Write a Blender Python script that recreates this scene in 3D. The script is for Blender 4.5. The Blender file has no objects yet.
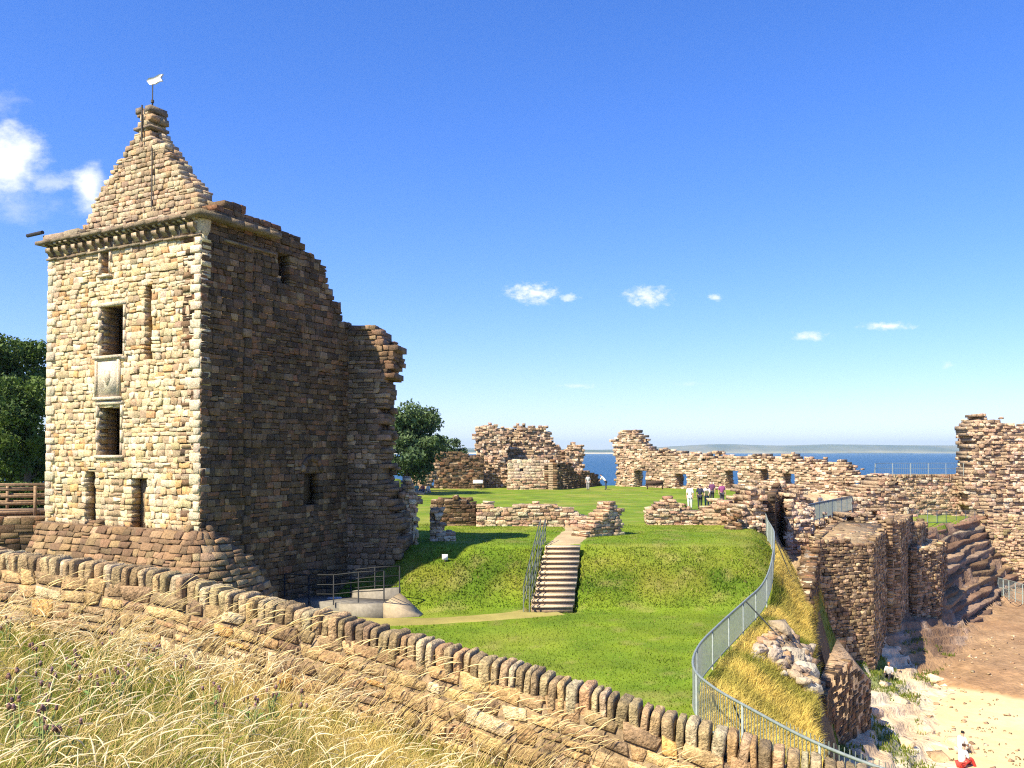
import bpy, bmesh, math
import numpy as np
from mathutils import Vector

rng = np.random.default_rng(11)
sc = bpy.context.scene
COL = sc.collection
R = math.radians

# ------------------------------------------------------------------ camera maths
F, HOR, W_, H_ = 860.0, 452.0, 1024, 768
PITCH = R(1.3)
SHIFT = (HOR - 384) - F * math.tan(PITCH)
cp, sp = math.cos(PITCH), math.sin(PITCH)

def ray(px, py):
    a, b = (px - 512) / F, (384 + SHIFT - py) / F
    return np.array([a, cp - b * sp, sp + b * cp])

def at(px, py, D):
    d = ray(px, py)
    return d * (D / d[1])

def atz(px, py, z):
    d = ray(px, py)
    return d * (z / d[2])

# ------------------------------------------------------------------ noise
_T = np.random.default_rng(5).random((256, 256))
def vn(x, y):
    x = np.asarray(x, float); y = np.asarray(y, float)
    xi = np.floor(x).astype(int); yi = np.floor(y).astype(int)
    fx = x - xi; fy = y - yi
    fx = fx * fx * (3 - 2 * fx); fy = fy * fy * (3 - 2 * fy)
    a = _T[xi & 255, yi & 255]; b = _T[(xi + 1) & 255, yi & 255]
    c = _T[xi & 255, (yi + 1) & 255]; d = _T[(xi + 1) & 255, (yi + 1) & 255]
    return (a * (1 - fx) + b * fx) * (1 - fy) + (c * (1 - fx) + d * fx) * fy - 0.5

def fbm(x, y, o=4):
    s = 0; a = 1.0
    x = np.asarray(x, float); y = np.asarray(y, float)
    for k in range(o):
        s = s + a * vn(x * 2 ** k + 17.3 * k, y * 2 ** k + 5.1 * k); a *= .5
    return s

def sst(a, b, x):
    t = np.clip((np.asarray(x, float) - a) / (b - a), 0, 1)
    return t * t * (3 - 2 * t)

# ------------------------------------------------------------------ mesh builder
class MB:
    def __init__(s):
        s.v = []; s.q = []; s.t = []; s.c = []; s.n = 0
    def add(s, v, q=None, t=None, c=(.5, .5, .5)):
        v = np.asarray(v, float).reshape(-1, 3)
        c = np.asarray(c, float)
        if c.ndim == 1: c = np.repeat(c[None, :], len(v), 0)
        s.v.append(v); s.c.append(c)
        if q is not None and len(q): s.q.append(np.asarray(q, int).reshape(-1, 4) + s.n)
        if t is not None and len(t): s.t.append(np.asarray(t, int).reshape(-1, 3) + s.n)
        s.n += len(v)
    def hexa(s, P, c=(.5, .5, .5)):
        # P: 8 points, bottom ring 0-3 then top ring 4-7
        s.add(P, q=[(0, 3, 2, 1), (4, 5, 6, 7), (0, 1, 5, 4), (1, 2, 6, 5), (2, 3, 7, 6), (3, 0, 4, 7)], c=c)
    def box(s, lo, hi, c=(.5, .5, .5)):
        x0, y0, z0 = lo; x1, y1, z1 = hi
        s.hexa([(x0, y0, z0), (x1, y0, z0), (x1, y1, z0), (x0, y1, z0), (x0, y0, z1), (x1, y0, z1), (x1, y1, z1), (x0, y1, z1)], c)
    def tube(s, pts, r, n=6, c=(.5, .5, .5), caps=True):
        pts = np.asarray(pts, float); m = len(pts)
        r = np.full(m, r) if np.isscalar(r) else np.asarray(r, float)
        tan = np.gradient(pts, axis=0) if m > 2 else np.repeat((pts[-1] - pts[0])[None], m, 0)
        tan /= np.linalg.norm(tan, axis=1)[:, None] + 1e-9
        ref = np.array([0, 0, 1.0]) if abs(tan[0][2]) < .9 else np.array([1.0, 0, 0])
        V = []
        for i in range(m):
            a = np.cross(tan[i], ref); a /= np.linalg.norm(a) + 1e-9
            b = np.cross(tan[i], a)
            an = np.arange(n) * 2 * math.pi / n
            V.append(pts[i] + r[i] * (np.cos(an)[:, None] * a + np.sin(an)[:, None] * b))
        V = np.concatenate(V)
        q = [(i * n + k, i * n + (k + 1) % n, (i + 1) * n + (k + 1) % n, (i + 1) * n + k) for i in range(m - 1) for k in range(n)]
        t = []
        if caps:
            for i0 in (0, (m - 1) * n):
                t += [(i0, i0 + k, i0 + k + 1) for k in range(1, n - 1)]
        s.add(V, q, t, c)
    def build(s, name, mat, parent=None, smooth=False, origin=None):
        v = np.concatenate(s.v); c = np.concatenate(s.c)
        q = np.concatenate(s.q) if s.q else np.zeros((0, 4), int)
        t = np.concatenate(s.t) if s.t else np.zeros((0, 3), int)
        if parent is not None:
            org = np.array(parent['_o'])
        elif origin is not None:
            org = np.array(origin, float)
        else:
            org = np.array([v[:, 0].mean(), v[:, 1].mean(), v[:, 2].min()])
        v = v - org
        me = bpy.data.meshes.new(name)
        me.vertices.add(len(v)); me.vertices.foreach_set('co', v.ravel())
        nl = len(q) * 4 + len(t) * 3
        me.loops.add(nl)
        me.loops.foreach_set('vertex_index', np.concatenate([q.ravel(), t.ravel()]).astype(np.int32))
        me.polygons.add(len(q) + len(t))
        ls = np.concatenate([np.arange(len(q)) * 4, len(q) * 4 + np.arange(len(t)) * 3]).astype(np.int32)
        me.polygons.foreach_set('loop_start', ls)
        if smooth: me.polygons.foreach_set('use_smooth', np.ones(len(q) + len(t), bool))
        me.update(calc_edges=True); me.validate()
        a = me.color_attributes.new('Col', 'FLOAT_COLOR', 'POINT')
        cc = np.ones((len(v), 4)); cc[:, :3] = np.clip(c, 0, 1)
        a.data.foreach_set('color', cc.ravel())
        o = bpy.data.objects.new(name, me); COL.objects.link(o)
        if mat: me.materials.append(mat)
        o['_o'] = [float(x) for x in org]
        if parent is not None: o.parent = parent
        else: o.location = org
        return o

def thing(name, loc, label, cat, group=None):
    o = bpy.data.objects.new(name, None); COL.objects.link(o)
    o.empty_display_size = .3
    o.location = [float(x) for x in loc]; o['_o'] = [float(x) for x in loc]
    return tag(o, label, cat, group)

def tag(o, label, cat, group=None):
    o['label'] = label; o['category'] = cat; o['kind'] = 'thing'
    if group: o['group'] = group
    return o

def struct(o, kind='structure'):
    o['kind'] = kind; return o

# ------------------------------------------------------------------ materials
def new_mat(name):
    m = bpy.data.materials.new(name); m.use_nodes = True
    nt = m.node_tree; b = nt.nodes['Principled BSDF']
    b.inputs['Specular IOR Level'].default_value = .2
    return m, nt, b

def mat_vc(name, rough=.9, scale=6., amt=.5, bump=.4, bdist=.03, scale2=1.0, amt2=.3, transl=0, lichen=0, bscale=None):
    """albedo from the Col attribute, broken up by two noises; bump from a third"""
    m, nt, b = new_mat(name); N = nt.nodes; L = nt.links
    at_ = N.new('ShaderNodeAttribute'); at_.attribute_name = 'Col'
    geo = N.new('ShaderNodeNewGeometry')
    prev = at_.outputs['Color']
    for sca, am, det in ((scale, amt, 5), (scale2, amt2, 3)):
        n = N.new('ShaderNodeTexNoise'); n.inputs['Scale'].default_value = sca; n.inputs['Detail'].default_value = det
        n.inputs['Roughness'].default_value = .65
        L.new(geo.outputs['Position'], n.inputs['Vector'])
        r = N.new('ShaderNodeMapRange'); r.inputs['From Min'].default_value = .25; r.inputs['From Max'].default_value = .75
        r.inputs['To Min'].default_value = 1 - am; r.inputs['To Max'].default_value = 1 + am
        L.new(n.outputs['Fac'], r.inputs['Value'])
        mx = N.new('ShaderNodeMix'); mx.data_type = 'RGBA'; mx.blend_type = 'MULTIPLY'; mx.inputs['Factor'].default_value = 1
        L.new(prev, mx.inputs['A']); L.new(r.outputs['Result'], mx.inputs['B'])
        prev = mx.outputs['Result']
    if lichen:
        n = N.new('ShaderNodeTexNoise'); n.inputs['Scale'].default_value = 3.1; n.inputs['Detail'].default_value = 6; n.inputs['Roughness'].default_value = .75
        L.new(geo.outputs['Position'], n.inputs['Vector'])
        r = N.new('ShaderNodeMapRange'); r.inputs['From Min'].default_value = .56; r.inputs['From Max'].default_value = .68; r.inputs['To Max'].default_value = lichen
        L.new(n.outputs['Fac'], r.inputs['Value'])
        mx = N.new('ShaderNodeMix'); mx.data_type = 'RGBA'; mx.inputs['B'].default_value = (.17, .13, .09, 1)
        L.new(r.outputs['Result'], mx.inputs['Factor']); L.new(prev, mx.inputs['A']); prev = mx.outputs['Result']
    L.new(prev, b.inputs['Base Color'])
    b.inputs['Roughness'].default_value = rough
    if bump:
        n = N.new('ShaderNodeTexNoise'); n.inputs['Scale'].default_value = bscale or scale * 1.7; n.inputs['Detail'].default_value = 7
        L.new(geo.outputs['Position'], n.inputs['Vector'])
        bp = N.new('ShaderNodeBump'); bp.inputs['Strength'].default_value = bump; bp.inputs['Distance'].default_value = bdist
        L.new(n.outputs['Fac'], bp.inputs['Height']); L.new(bp.outputs['Normal'], b.inputs['Normal'])
    if transl:
        tr = N.new('ShaderNodeBsdfTranslucent'); ms = N.new('ShaderNodeMixShader'); ms.inputs['Fac'].default_value = transl
        L.new(prev, tr.inputs['Color'])
        L.new(b.outputs['BSDF'], ms.inputs[1]); L.new(tr.outputs['BSDF'], ms.inputs[2])
        L.new(ms.outputs['Shader'], N['Material Output'].inputs['Surface'])
    return m

def mat_plain(name, col, rough=.5, metal=0, scale=20, amt=.2):
    m, nt, b = new_mat(name); N = nt.nodes; L = nt.links
    geo = N.new('ShaderNodeNewGeometry')
    n = N.new('ShaderNodeTexNoise'); n.inputs['Scale'].default_value = scale; n.inputs['Detail'].default_value = 4
    L.new(geo.outputs['Position'], n.inputs['Vector'])
    r = N.new('ShaderNodeMapRange'); r.inputs['To Min'].default_value = 1 - amt; r.inputs['To Max'].default_value = 1 + amt
    r.inputs['From Min'].default_value = .3; r.inputs['From Max'].default_value = .7
    L.new(n.outputs['Fac'], r.inputs['Value'])
    mx = N.new('ShaderNodeMix'); mx.data_type = 'RGBA'; mx.blend_type = 'MULTIPLY'; mx.inputs['Factor'].default_value = 1
    mx.inputs['A'].default_value = (*col, 1); L.new(r.outputs['Result'], mx.inputs['B'])
    L.new(mx.outputs['Result'], b.inputs['Base Color'])
    b.inputs['Roughness'].default_value = rough; b.inputs['Metallic'].default_value = metal
    return m

M_STONE = mat_vc('sandstone', .92, 16., .5, .9, .03, 1.3, .25, lichen=.55)
M_STONE_DARK = mat_vc('weathered_shaded_sandstone', .92, 14., .5, .9, .03, .8, .4, lichen=.6)
M_STONE_FAR = mat_vc('far_sandstone', .95, 5., .5, .9, .12, .8, .25, lichen=.45)
M_WALLSTONE = mat_vc('boundary_wall_stone', .92, 26., .6, 1., .02, 5., .35, lichen=.55)
M_COPE = mat_vc('cope_stone', .92, 30., .6, 1., .025, 9., .45, lichen=.7)
M_GRASS = mat_vc('lawn_grass', .95, 14., .3, .5, .05, .5, .28, bscale=30.)
M_BLADE = mat_vc('grass_blades', .8, .6, .25, 0, 0, .15, .15, transl=.3)
M_DRY = mat_vc('dry_grass_blades', .7, 1.2, .2, 0, 0, .4, .15, transl=.42)
M_LEAF = mat_vc('tree_leaves', .6, .5, .25, 0, 0, .2, .15, transl=.2)
M_BARK = mat_plain('bark', (.09, .065, .045), .9, 0, 8, .4)
M_ROCK = mat_vc('shore_rock', .9, 2.5, .35, .9, .15, .6, .2, bscale=5.)
M_SAND = mat_vc('beach_sand', .95, 2.2, .10, .5, .08, .3, .10, bscale=3.5)
M_PATH = mat_vc('gravel_path', .95, 30., .3, .5, .02, 1.2, .15)
M_STEP = mat_vc('step_stone', .9, 14., .3, .5, .02, 2., .2)
M_GALV = mat_plain('galvanised_steel', (.25, .29, .27), .5, .25, 12, .15)
M_BLACK = mat_plain('black_painted_steel', (.02, .022, .024), .45, .2)
M_RAIL = mat_plain('green_grey_steel', (.11, .13, .10), .5, .3)
M_LEAD = mat_plain('dark_iron', (.05, .045, .042), .6, .3)
M_WHITE = mat_plain('white_paint', (.8, .79, .75), .4)
M_CONC = mat_vc('concrete', .9, 9., .25, .3, .01, 1.5, .2)
M_WOOD = mat_plain('weathered_timber', (.30, .20, .12), .85, 0, 12, .35)
M_CLOTH = mat_vc('cloth', .9, 20., .1, 0, 0, 3., .08)
M_SKIN = mat_plain('skin', (.55, .33, .23), .6, 0, 30, .08)
M_HAIR = mat_plain('hair', (.05, .032, .02), .6, 0, 60, .2)

# ------------------------------------------------------------------ masonry
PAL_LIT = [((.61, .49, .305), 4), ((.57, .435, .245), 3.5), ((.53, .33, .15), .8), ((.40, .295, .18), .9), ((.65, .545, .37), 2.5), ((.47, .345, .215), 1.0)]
PAL_SHADED = [((.155, .098, .055), 4), ((.11, .070, .040), 4), ((.20, .105, .055), 1.5), ((.24, .16, .09), 1.2), ((.08, .055, .036), 2)]  # weathered sandstone tones, darkened further to carry the shade of these faces
PAL_RUIN = [((.50, .345, .215), 3), ((.54, .40, .255), 3), ((.42, .265, .165), 2), ((.30, .205, .13), 2.5), ((.60, .48, .335), 2), ((.48, .30, .205), 1.5)]
PAL_PINK = [((.52, .36, .235), 3), ((.58, .43, .29), 3), ((.44, .295, .19), 2), ((.28, .195, .13), 2), ((.64, .51, .37), 2)]
PAL_SEA = [((.27, .18, .105), 3), ((.36, .25, .145), 3), ((.16, .108, .065), 3), ((.48, .36, .22), 1.)]
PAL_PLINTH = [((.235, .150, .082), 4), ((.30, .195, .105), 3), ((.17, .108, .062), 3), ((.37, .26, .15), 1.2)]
MORTAR = (.34, .25, .16)

def pick(pal, n):
    cols = np.array([p[0] for p in pal]); w = np.array([p[1] for p in pal], float); w /= w.sum()
    c = cols[rng.choice(len(pal), n, p=w)]
    return np.clip(c * rng.uniform(.8, 1.18, (n, 1)) * rng.uniform(.95, 1.05, (n, 3)), .02, .85)

def pip(poly, u, z):
    inside = False; n = len(poly); j = n - 1
    for i in range(n):
        ui, zi = poly[i]; uj, zj = poly[j]
        if (zi > z) != (zj > z) and u < (uj - ui) * (z - zi) / (zj - zi) + ui: inside = not inside
        j = i
    return inside

def clip_iv(ivs, a, b):
    out = []
    for x0, x1 in ivs:
        if b <= x0 or a >= x1: out.append((x0, x1)); continue
        if a > x0 + .05: out.append((x0, a))
        if b < x1 - .05: out.append((b, x1))
    return out

def layout(mask, u0, u1, z0, z1, hr, wr, holes=(), skip=0., jit=.0, split=.22):
    """courses of stones inside mask; returns stones [(u0,u1,z0,z1)] and runs"""
    st = []; runs = []
    z = z0
    while z < z1:
        h = rng.uniform(*hr); zc = z + h / 2
        ivs = [(u0, u1)]
        for (a, b, c, d) in holes:
            if c < zc < d: ivs = clip_iv(ivs, a, b)
        for a, b in ivs:
            u = a; cur = None
            while u < b - 1e-6:
                w = rng.uniform(*wr)
                if b - (u + w) < wr[0] * .7: w = b - u
                zj = zc + (rng.normal() * jit if jit else 0)
                keep = mask(u + w * .5, zj) and (mask(u + w * .12, zj) and mask(u + w * .88, zj) or w > .8 * (b - a))
                if keep:
                    if cur is None: cur = [u, u + w]
                    else: cur[1] = u + w
                    if rng.random() >= skip:
                        if rng.random() < split and h > .16:
                            k = rng.uniform(.4, .6)
                            st.append((u, u + w, z, z + h * k)); st.append((u, u + w, z + h * k, z + h))
                        else: st.append((u, u + w, z, z + h))
                elif cur is not None:
                    runs.append((cur[0], cur[1], z, z + h)); cur = None
                u += w
            if cur is not None: runs.append((cur[0], cur[1], z, z + h))
        z += h
    return np.array(st).reshape(-1, 4), runs

def stones(mb, mapf, st, pal, gap=.02, prot=(0, .06), depth=.4, bev=.03, cj=.025, disp=None, dj=.0):
    n = len(st)
    if not n: return
    u0 = st[:, 0] + gap / 2; u1 = st[:, 1] - gap / 2; z0 = st[:, 2] + gap / 2; z1 = st[:, 3] - gap / 2
    U = np.stack([u0, u1, u1, u0], 1); Z = np.stack([z0, z0, z1, z1], 1)
    j = np.minimum(cj, .28 * np.minimum(u1 - u0, z1 - z0))[:, None]
    U = U + rng.uniform(-1, 1, (n, 4)) * j; Z = Z + rng.uniform(-1, 1, (n, 4)) * j * .8
    p = rng.uniform(prot[0], prot[1], n)
    if disp is not None: p = p + disp(U.mean(1), Z.mean(1))
    b = np.minimum(bev, .3 * np.minimum(u1 - u0, z1 - z0))
    cu = U.mean(1, keepdims=True); cz = Z.mean(1, keepdims=True)
    sx = 1 - 2 * b[:, None] / (u1 - u0)[:, None] * rng.uniform(.6, 1.4, (n, 4)); sz = 1 - 2 * b[:, None] / (z1 - z0)[:, None] * rng.uniform(.6, 1.4, (n, 4))
    UI = cu + (U - cu) * np.clip(sx, .2, 1); ZI = cz + (Z - cz) * np.clip(sz, .2, 1)
    dep = depth * rng.uniform(1 - dj, 1 + dj, n) if dj else np.full(n, depth)
    pr = p[:, None] + rng.uniform(-.5, .5, (n, 4)) * b[:, None]
    u = np.concatenate([U, U, UI], 1); z = np.concatenate([Z, Z, ZI], 1)
    nn = np.concatenate([np.repeat(-dep[:, None], 4, 1), np.repeat((p - b)[:, None], 4, 1), pr], 1)
    V = mapf(u.ravel(), z.ravel(), nn.ravel())
    base = np.arange(n)[:, None, None] * 12
    q = []
    for k in range(4):
        k2 = (k + 1) % 4
        q += [(k, k2, 4 + k2, 4 + k), (4 + k, 4 + k2, 8 + k2, 8 + k)]
    q.append((8, 9, 10, 11)); q.append((3, 2, 1, 0))
    q = (np.array(q)[None] + base).reshape(-1, 4)
    c = np.repeat(pick(pal, n), 12, 0)
    mb.add(V, q, c=c)

class Plane:
    """vertical plane through O with horizontal direction U; N looks to the camera"""
    def __init__(s, O, U, flip=False):
        s.O = np.array(O[:2], float); s.U = np.array(U, float) / np.hypot(*U)
        s.N = np.array([s.U[1], -s.U[0]])
        if (np.dot(s.N, s.O) > 0): s.N = -s.N
        if flip: s.N = -s.N
    def uz(s, px, py):
        d = ray(px, py)
        A = np.array([[s.U[0], -d[0]], [s.U[1], -d[1]]])
        u, t = np.linalg.solve(A, -s.O)
        return np.array([u, d[2] * t])
    def P(s, u, z, n=0):
        q = s.O + s.U * u + s.N * n
        return np.array([q[0], q[1], z])
    def mapf(s, sign=1, off=0):
        def f(u, z, n):
            nn = off + sign * n
            return np.stack([s.O[0] + s.U[0] * u + s.N[0] * nn, s.O[1] + s.U[1] * u + s.N[1] * nn, z], 1)
        return f
    def box(s, mb, u0, u1, z0, z1, n0, n1, c=(.5, .5, .5)):
        mb.hexa([s.P(u0, z0, n1), s.P(u1, z0, n1), s.P(u1, z0, n0), s.P(u0, z0, n0),
                 s.P(u0, z1, n1), s.P(u1, z1, n1), s.P(u1, z1, n0), s.P(u0, z1, n0)], c)

def masonry(mb, pl, poly, t, hr=(.18, .32), wr=(.3, .7), holes=(), shallow=(), pal=PAL_RUIN, prot=(0, .06), gap=.02,
            back=True, skip=0., jit=.06, cj=.05, bev=.009, core_in=.035, disp=None, mortar=MORTAR, split=.12):
    P = np.array(poly); u0, u1 = P[:, 0].min(), P[:, 0].max(); z0, z1 = P[:, 1].min(), P[:, 1].max()
    mask = lambda u, z: pip(poly, u, z)
    st, runs = layout(mask, u0, u1, z0, z1, hr, wr, list(holes) + list(shallow), skip, jit, split)
    stones(mb, pl.mapf(), st, pal, gap, prot, min(.5, t / 2), bev, cj, disp)
    if back:
        st2, _ = layout(mask, u0, u1, z0, z1, hr, wr, holes, skip, jit, split)
        stones(mb, pl.mapf(-1, -t), st2, pal, gap, prot, min(.5, t / 2), bev, cj)
    for a, b, c, d in runs:
        if b - a < .12: continue
        pl.box(mb, a + .05, b - .05, c - .001, d - .002, -core_in, -t + (core_in if back else .0), mortar)
    if shallow:   # the core also runs behind shallow recesses, deeper in
        for a, b, c, d in shallow:
            pl.box(mb, a - .1, b + .1, c - .1, d + .1, -.42, -t + .1, tuple(x * .8 for x in mortar))

def px_poly(pl, pts):
    return [tuple(pl.uz(*p)) for p in pts]

def px_rect(pl, x0, y0, x1, y1):
    a = pl.uz(x0, y0); b = pl.uz(x1, y1); c = pl.uz(x0, y1); d = pl.uz(x1, y0)
    us = sorted([a[0], b[0]])
    return (us[0], us[1], (b[1] + c[1]) / 2, (a[1] + d[1]) / 2)

def ruin(label, cat, P0, U, pts, t=1.2, holes=(), mat=None, name='ruined_wall', group='ruined walls of the castle', **kw):
    pl = Plane(P0, U)
    mb = MB()
    kw['hr'] = tuple(.74 * q for q in kw.get('hr', (.18, .32))); kw['wr'] = tuple(.68 * q for q in kw.get('wr', (.3, .7)))
    pr = kw.get('prot', (0, .06)); kw['prot'] = (pr[0] * .65, pr[1] * .65)
    masonry(mb, pl, px_poly(pl, pts), t, holes=[px_rect(pl, *h) for h in holes], **kw)
    o = mb.build(name, mat or M_STONE_FAR)
    tag(o, label, cat, group)
    return o, pl

def prism(label, name, corners, zb, zt, pal=PAL_SEA, mat=None, cat='wall', group='sea-facing castle walls', hr=(.2, .34), wr=(.3, .65), prot=(0, .1), topcol=(.50, .42, .29), skip=0., cap=False):
    """masonry block on a plan polygon; zt may be one height or one per corner"""
    mb = MB(); n = len(corners); C = np.array(corners, float)
    zt = np.full(n, zt) if np.isscalar(zt) else np.asarray(zt, float)
    ctr = C.mean(0)
    for i in range(n):
        a, b = C[i], C[(i + 1) % n]; za, zbb = zt[i], zt[(i + 1) % n]
        U = b - a; Ln = np.hypot(*U)
        pl = Plane(a, U)
        if np.dot(pl.N, ctr - a) > 0: pl.N = -pl.N
        poly = [(0, zb), (Ln, zb), (Ln, zbb), (0, za)]
        st, _ = layout(lambda u, z: pip(poly, u, z), 0, Ln, zb, max(za, zbb), (hr[0] * .75, hr[1] * .75), (wr[0] * .7, wr[1] * .7), skip=skip, jit=.06)
        stones(mb, pl.mapf(), st, pal, .018, prot, .35, .012, .04)
    inn = ctr + (C - ctr) * .965
    if cap: inn = ctr + (C - ctr) * 1.03
    v = [(x, y, zb) for x, y in ctr + (C - ctr) * .965] + [(x, y, z + (.07 if cap else -.06)) for (x, y), z in zip(inn, zt)]
    q = [(i, (i + 1) % n, n + (i + 1) % n, n + i) for i in range(n)]
    tr = [(n, n + i, n + i + 1) for i in range(1, n - 1)]
    mb.add(v, q, tr, topcol)
    # loose flat stones bedded on the top
    for _ in range(0 if cap else int(16 * n)):
        w = rng.dirichlet(np.ones(n)); p = (inn * w[:, None]).sum(0); z = (zt * w).sum() - .08
        a = rng.uniform(0, 6.28); s1, s2 = rng.uniform(.12, .3, 2); hh = rng.uniform(.03, .09)
        e1 = np.array([math.cos(a), math.sin(a)]) * s1; e2 = np.array([-math.sin(a), math.cos(a)]) * s2
        ring = [p - e1 - e2, p + e1 - e2, p + e1 * .9 + e2, p - e1 + e2 * .9]
        mb.hexa([(*r_, z - .1) for r_ in ring] + [(*(p + (r_ - p) * .85), z + hh) for r_ in ring], pick(pal, 1)[0] * 1.1)
    o = mb.build(name, mat or M_STONE_FAR)
    if label: tag(o, label, cat, group)
    return o

# ------------------------------------------------------------------ terrain
_XC = np.array([(4, 13), (10, 9.2), (14, 7.2), (17, 6.7), (20, 7), (27.8, 9.5), (38, 13.1), (43, 15), (46, 16.5), (50, 19.5), (55, 24), (62, 28.2), (70, 35), (80, 44.3), (86, 47), (100, 52), (130, 50)])
def xc(y): return np.interp(y, _XC[:, 0], _XC[:, 1])

FENCE = np.array([(14.1, 48.5), (13.3, 45), (12.0, 39.5), (10.2, 34), (7.9, 29), (6.0, 24.9), (4.75, 22), (4.15, 19.8), (4.2, 18.2), (4.6, 16.5), (5.05, 14.9), (5.6, 13.7), (6.5, 12.3), (8.0, 10.6)])
def xf(y): return np.interp(y, FENCE[::-1, 1], FENCE[::-1, 0])

def bank_t(x, y):
    yf = 32.4 + np.maximum(0, -4.6 - x) * .75 + .35 * fbm(x * .2, y * .2, 2)
    yr = yf + 4.9
    t = np.clip((y - yf) / (yr - yf), 0, 1)
    s = .12 * t + .88 * t * t * (3 - 2 * t)
    xe = 9.2 + .28 * (y - 34)
    e = 1 - sst(0, 3.0, x - xe)
    e = np.where(np.asarray(y) > 46, 1 - sst(48, 46, y) * (1 - e), e)
    return s * e

def steps_mask(x, y):
    s = np.clip((y - 32.7) / 4.3, -.2, 1.2)
    c = 1.5 + .7 * s
    return (1 - sst(.75, .95, np.abs(x - c))) * sst(32.3, 32.6, y) * (1 - sst(37.0, 37.3, y))

def beach(x, y, s):
    r = -13 + 2.3 * (1 - sst(0, 6.2, s)) + .5 * fbm(x * .35, y * .35, 3) * (1 - sst(4.5, 7.5, s))
    tr = .42
    k = r + .2 * (x * .6 + y * .25)
    ter = np.floor(k / tr) * tr + tr * sst(.7, .95, k / tr - np.floor(k / tr)) - .2 * (x * .6 + y * .25)
    w = 1 - sst(4.5, 6.5, s)
    r = r * (1 - .95 * w) + ter * .95 * w
    return r

def brown(x, y):   # the flat brown rock of the cove
    l = (y - 50.3) + (x - 23.4) * 1.22 + 1.2 * fbm(x * .5, y * .5, 3)
    return l

def Hh(x, y):
    x = np.asarray(x, float); y = np.asarray(y, float)
    up = bank_t(x, y)
    z = -6 + .05 * fbm(x * .3, y * .3, 2) + up * (2.0 - .004 * np.maximum(0, y - 40)) + .22 * fbm(x * .8, y * .8, 3) * np.clip(4 * up * (1 - up), 0, 1)
    z = z - .6 * steps_mask(x, y)
    lowr = sst(.298, .318, x / np.maximum(y, 1)) * sst(44, 46.5, y) * (1 - sst(82, 88, y) * (1 - sst(.42, .45, x / np.maximum(y, 1))))
    z = z - lowr * (1.75 - .35 * fbm(x * .5, y * .5, 3))
    # ground west of the tower
    z = z + sst(-13.5, -14.5, x) * sst(35.3, 36.2, y) * (-3.4 - z)
    # grass slope outside the fence
    out = x - xf(y)
    near = (1 - sst(44, 50, y))
    z = z - near * sst(.2, 1, out / np.maximum(xc(y) - xf(y), .6)) * .75 * (1 + .35 * fbm(x * .5, y * .5, 3))
    z = z - near * .35 * sst(.3, 2.5, out)* 0.6
    s = x - xc(y)
    wid = 1.0 + 3.6 * sst(56, 60.5, y)
    zb = beach(x, y, s)
    bl = brown(x, y)
    zb = zb + sst(0, 6, bl) * (.45 + .012 * np.maximum(0, y - 50)) + sst(-.3, .6, bl) * .12 * (1 + fbm(x * .3 + y * .2, y * .25, 3))
    k = np.clip((s + .25 * fbm(x * .7, y * .7, 2)) / wid, 0, 1)
    zz = z + (zb - z) * k
    # dipping strata on the far cliff
    tilt = .10 * (y - 60) + .2 * fbm(x * .12, y * .12, 2)
    tr = .85
    q = (zz - tilt) / tr
    ter = (np.floor(q) + .25 * (q - np.floor(q)) + .75 * sst(.80, .93, q - np.floor(q))) * tr + tilt
    wst = sst(54, 58, y) * np.clip(14 * k * (1 - k), 0, 1)
    zz = zz * (1 - wst) + ter * wst + wst * .10 * fbm(x * 1.5, y * 1.5, 3)
    # the headland ends at the sea beyond the castle
    zz = zz + sst(110, 116, y - .25 * x * 0) * (-15.5 - zz)
    zz = zz + sst(-42, -50, x) * 0
    # sea side of the cove
    zz = np.where(x > 62, zz - sst(62, 72, x) * 2.5, zz)
    return zz

def grid(x0, x1, y0, y1, st):
    xs = np.arange(x0, x1 + st / 2, st); ys = np.arange(y0, y1 + st / 2, st)
    X, Y = np.meshgrid(xs, ys, indexing='xy')
    nx, ny = len(xs), len(ys)
    i = np.arange(nx * ny).reshape(ny, nx)
    q = np.stack([i[:-1, :-1].ravel(), i[:-1, 1:].ravel(), i[1:, 1:].ravel(), i[1:, :-1].ravel()], 1)
    return X.ravel(), Y.ravel(), q

def lerp3(a, b, t):
    return np.asarray(a)[None] * (1 - t)[:, None] + np.asarray(b)[None] * t[:, None]

def lawn_col(x, y):
    n = fbm(x * .9, y * .9, 4); n2 = fbm(x * .25 + 9, y * .25, 3)
    c = lerp3((.098, .168, .009), (.168, .235, .013), np.clip(.5 + n * .9, 0, 1))
    up = bank_t(x, y); bank = np.clip(4 * up * (1 - up), 0, 1)
    cb = lerp3((.055, .105, .006), (.20, .195, .025), np.clip(.2 + fbm(x * .7 + 3, y * .7, 4) * 1.5, 0, 1))
    c = c * (1 - bank * .8)[:, None] + cb * (bank * .8)[:, None]
    t = np.clip(n2 * 1.5, 0, .6) * np.where(up > .98, 1, .55) * (1 - bank)
    c = c * (1 - t)[:, None] + np.array((.24, .235, .04)) * t[:, None]
    w = np.clip(sst(.22, .4, fbm(x * 1.4 + 60, y * 1.4, 4)), 0, 1) * .45; c = c * (1 - w)[:, None] + np.array((.26, .23, .07)) * w[:, None]
    return c

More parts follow.
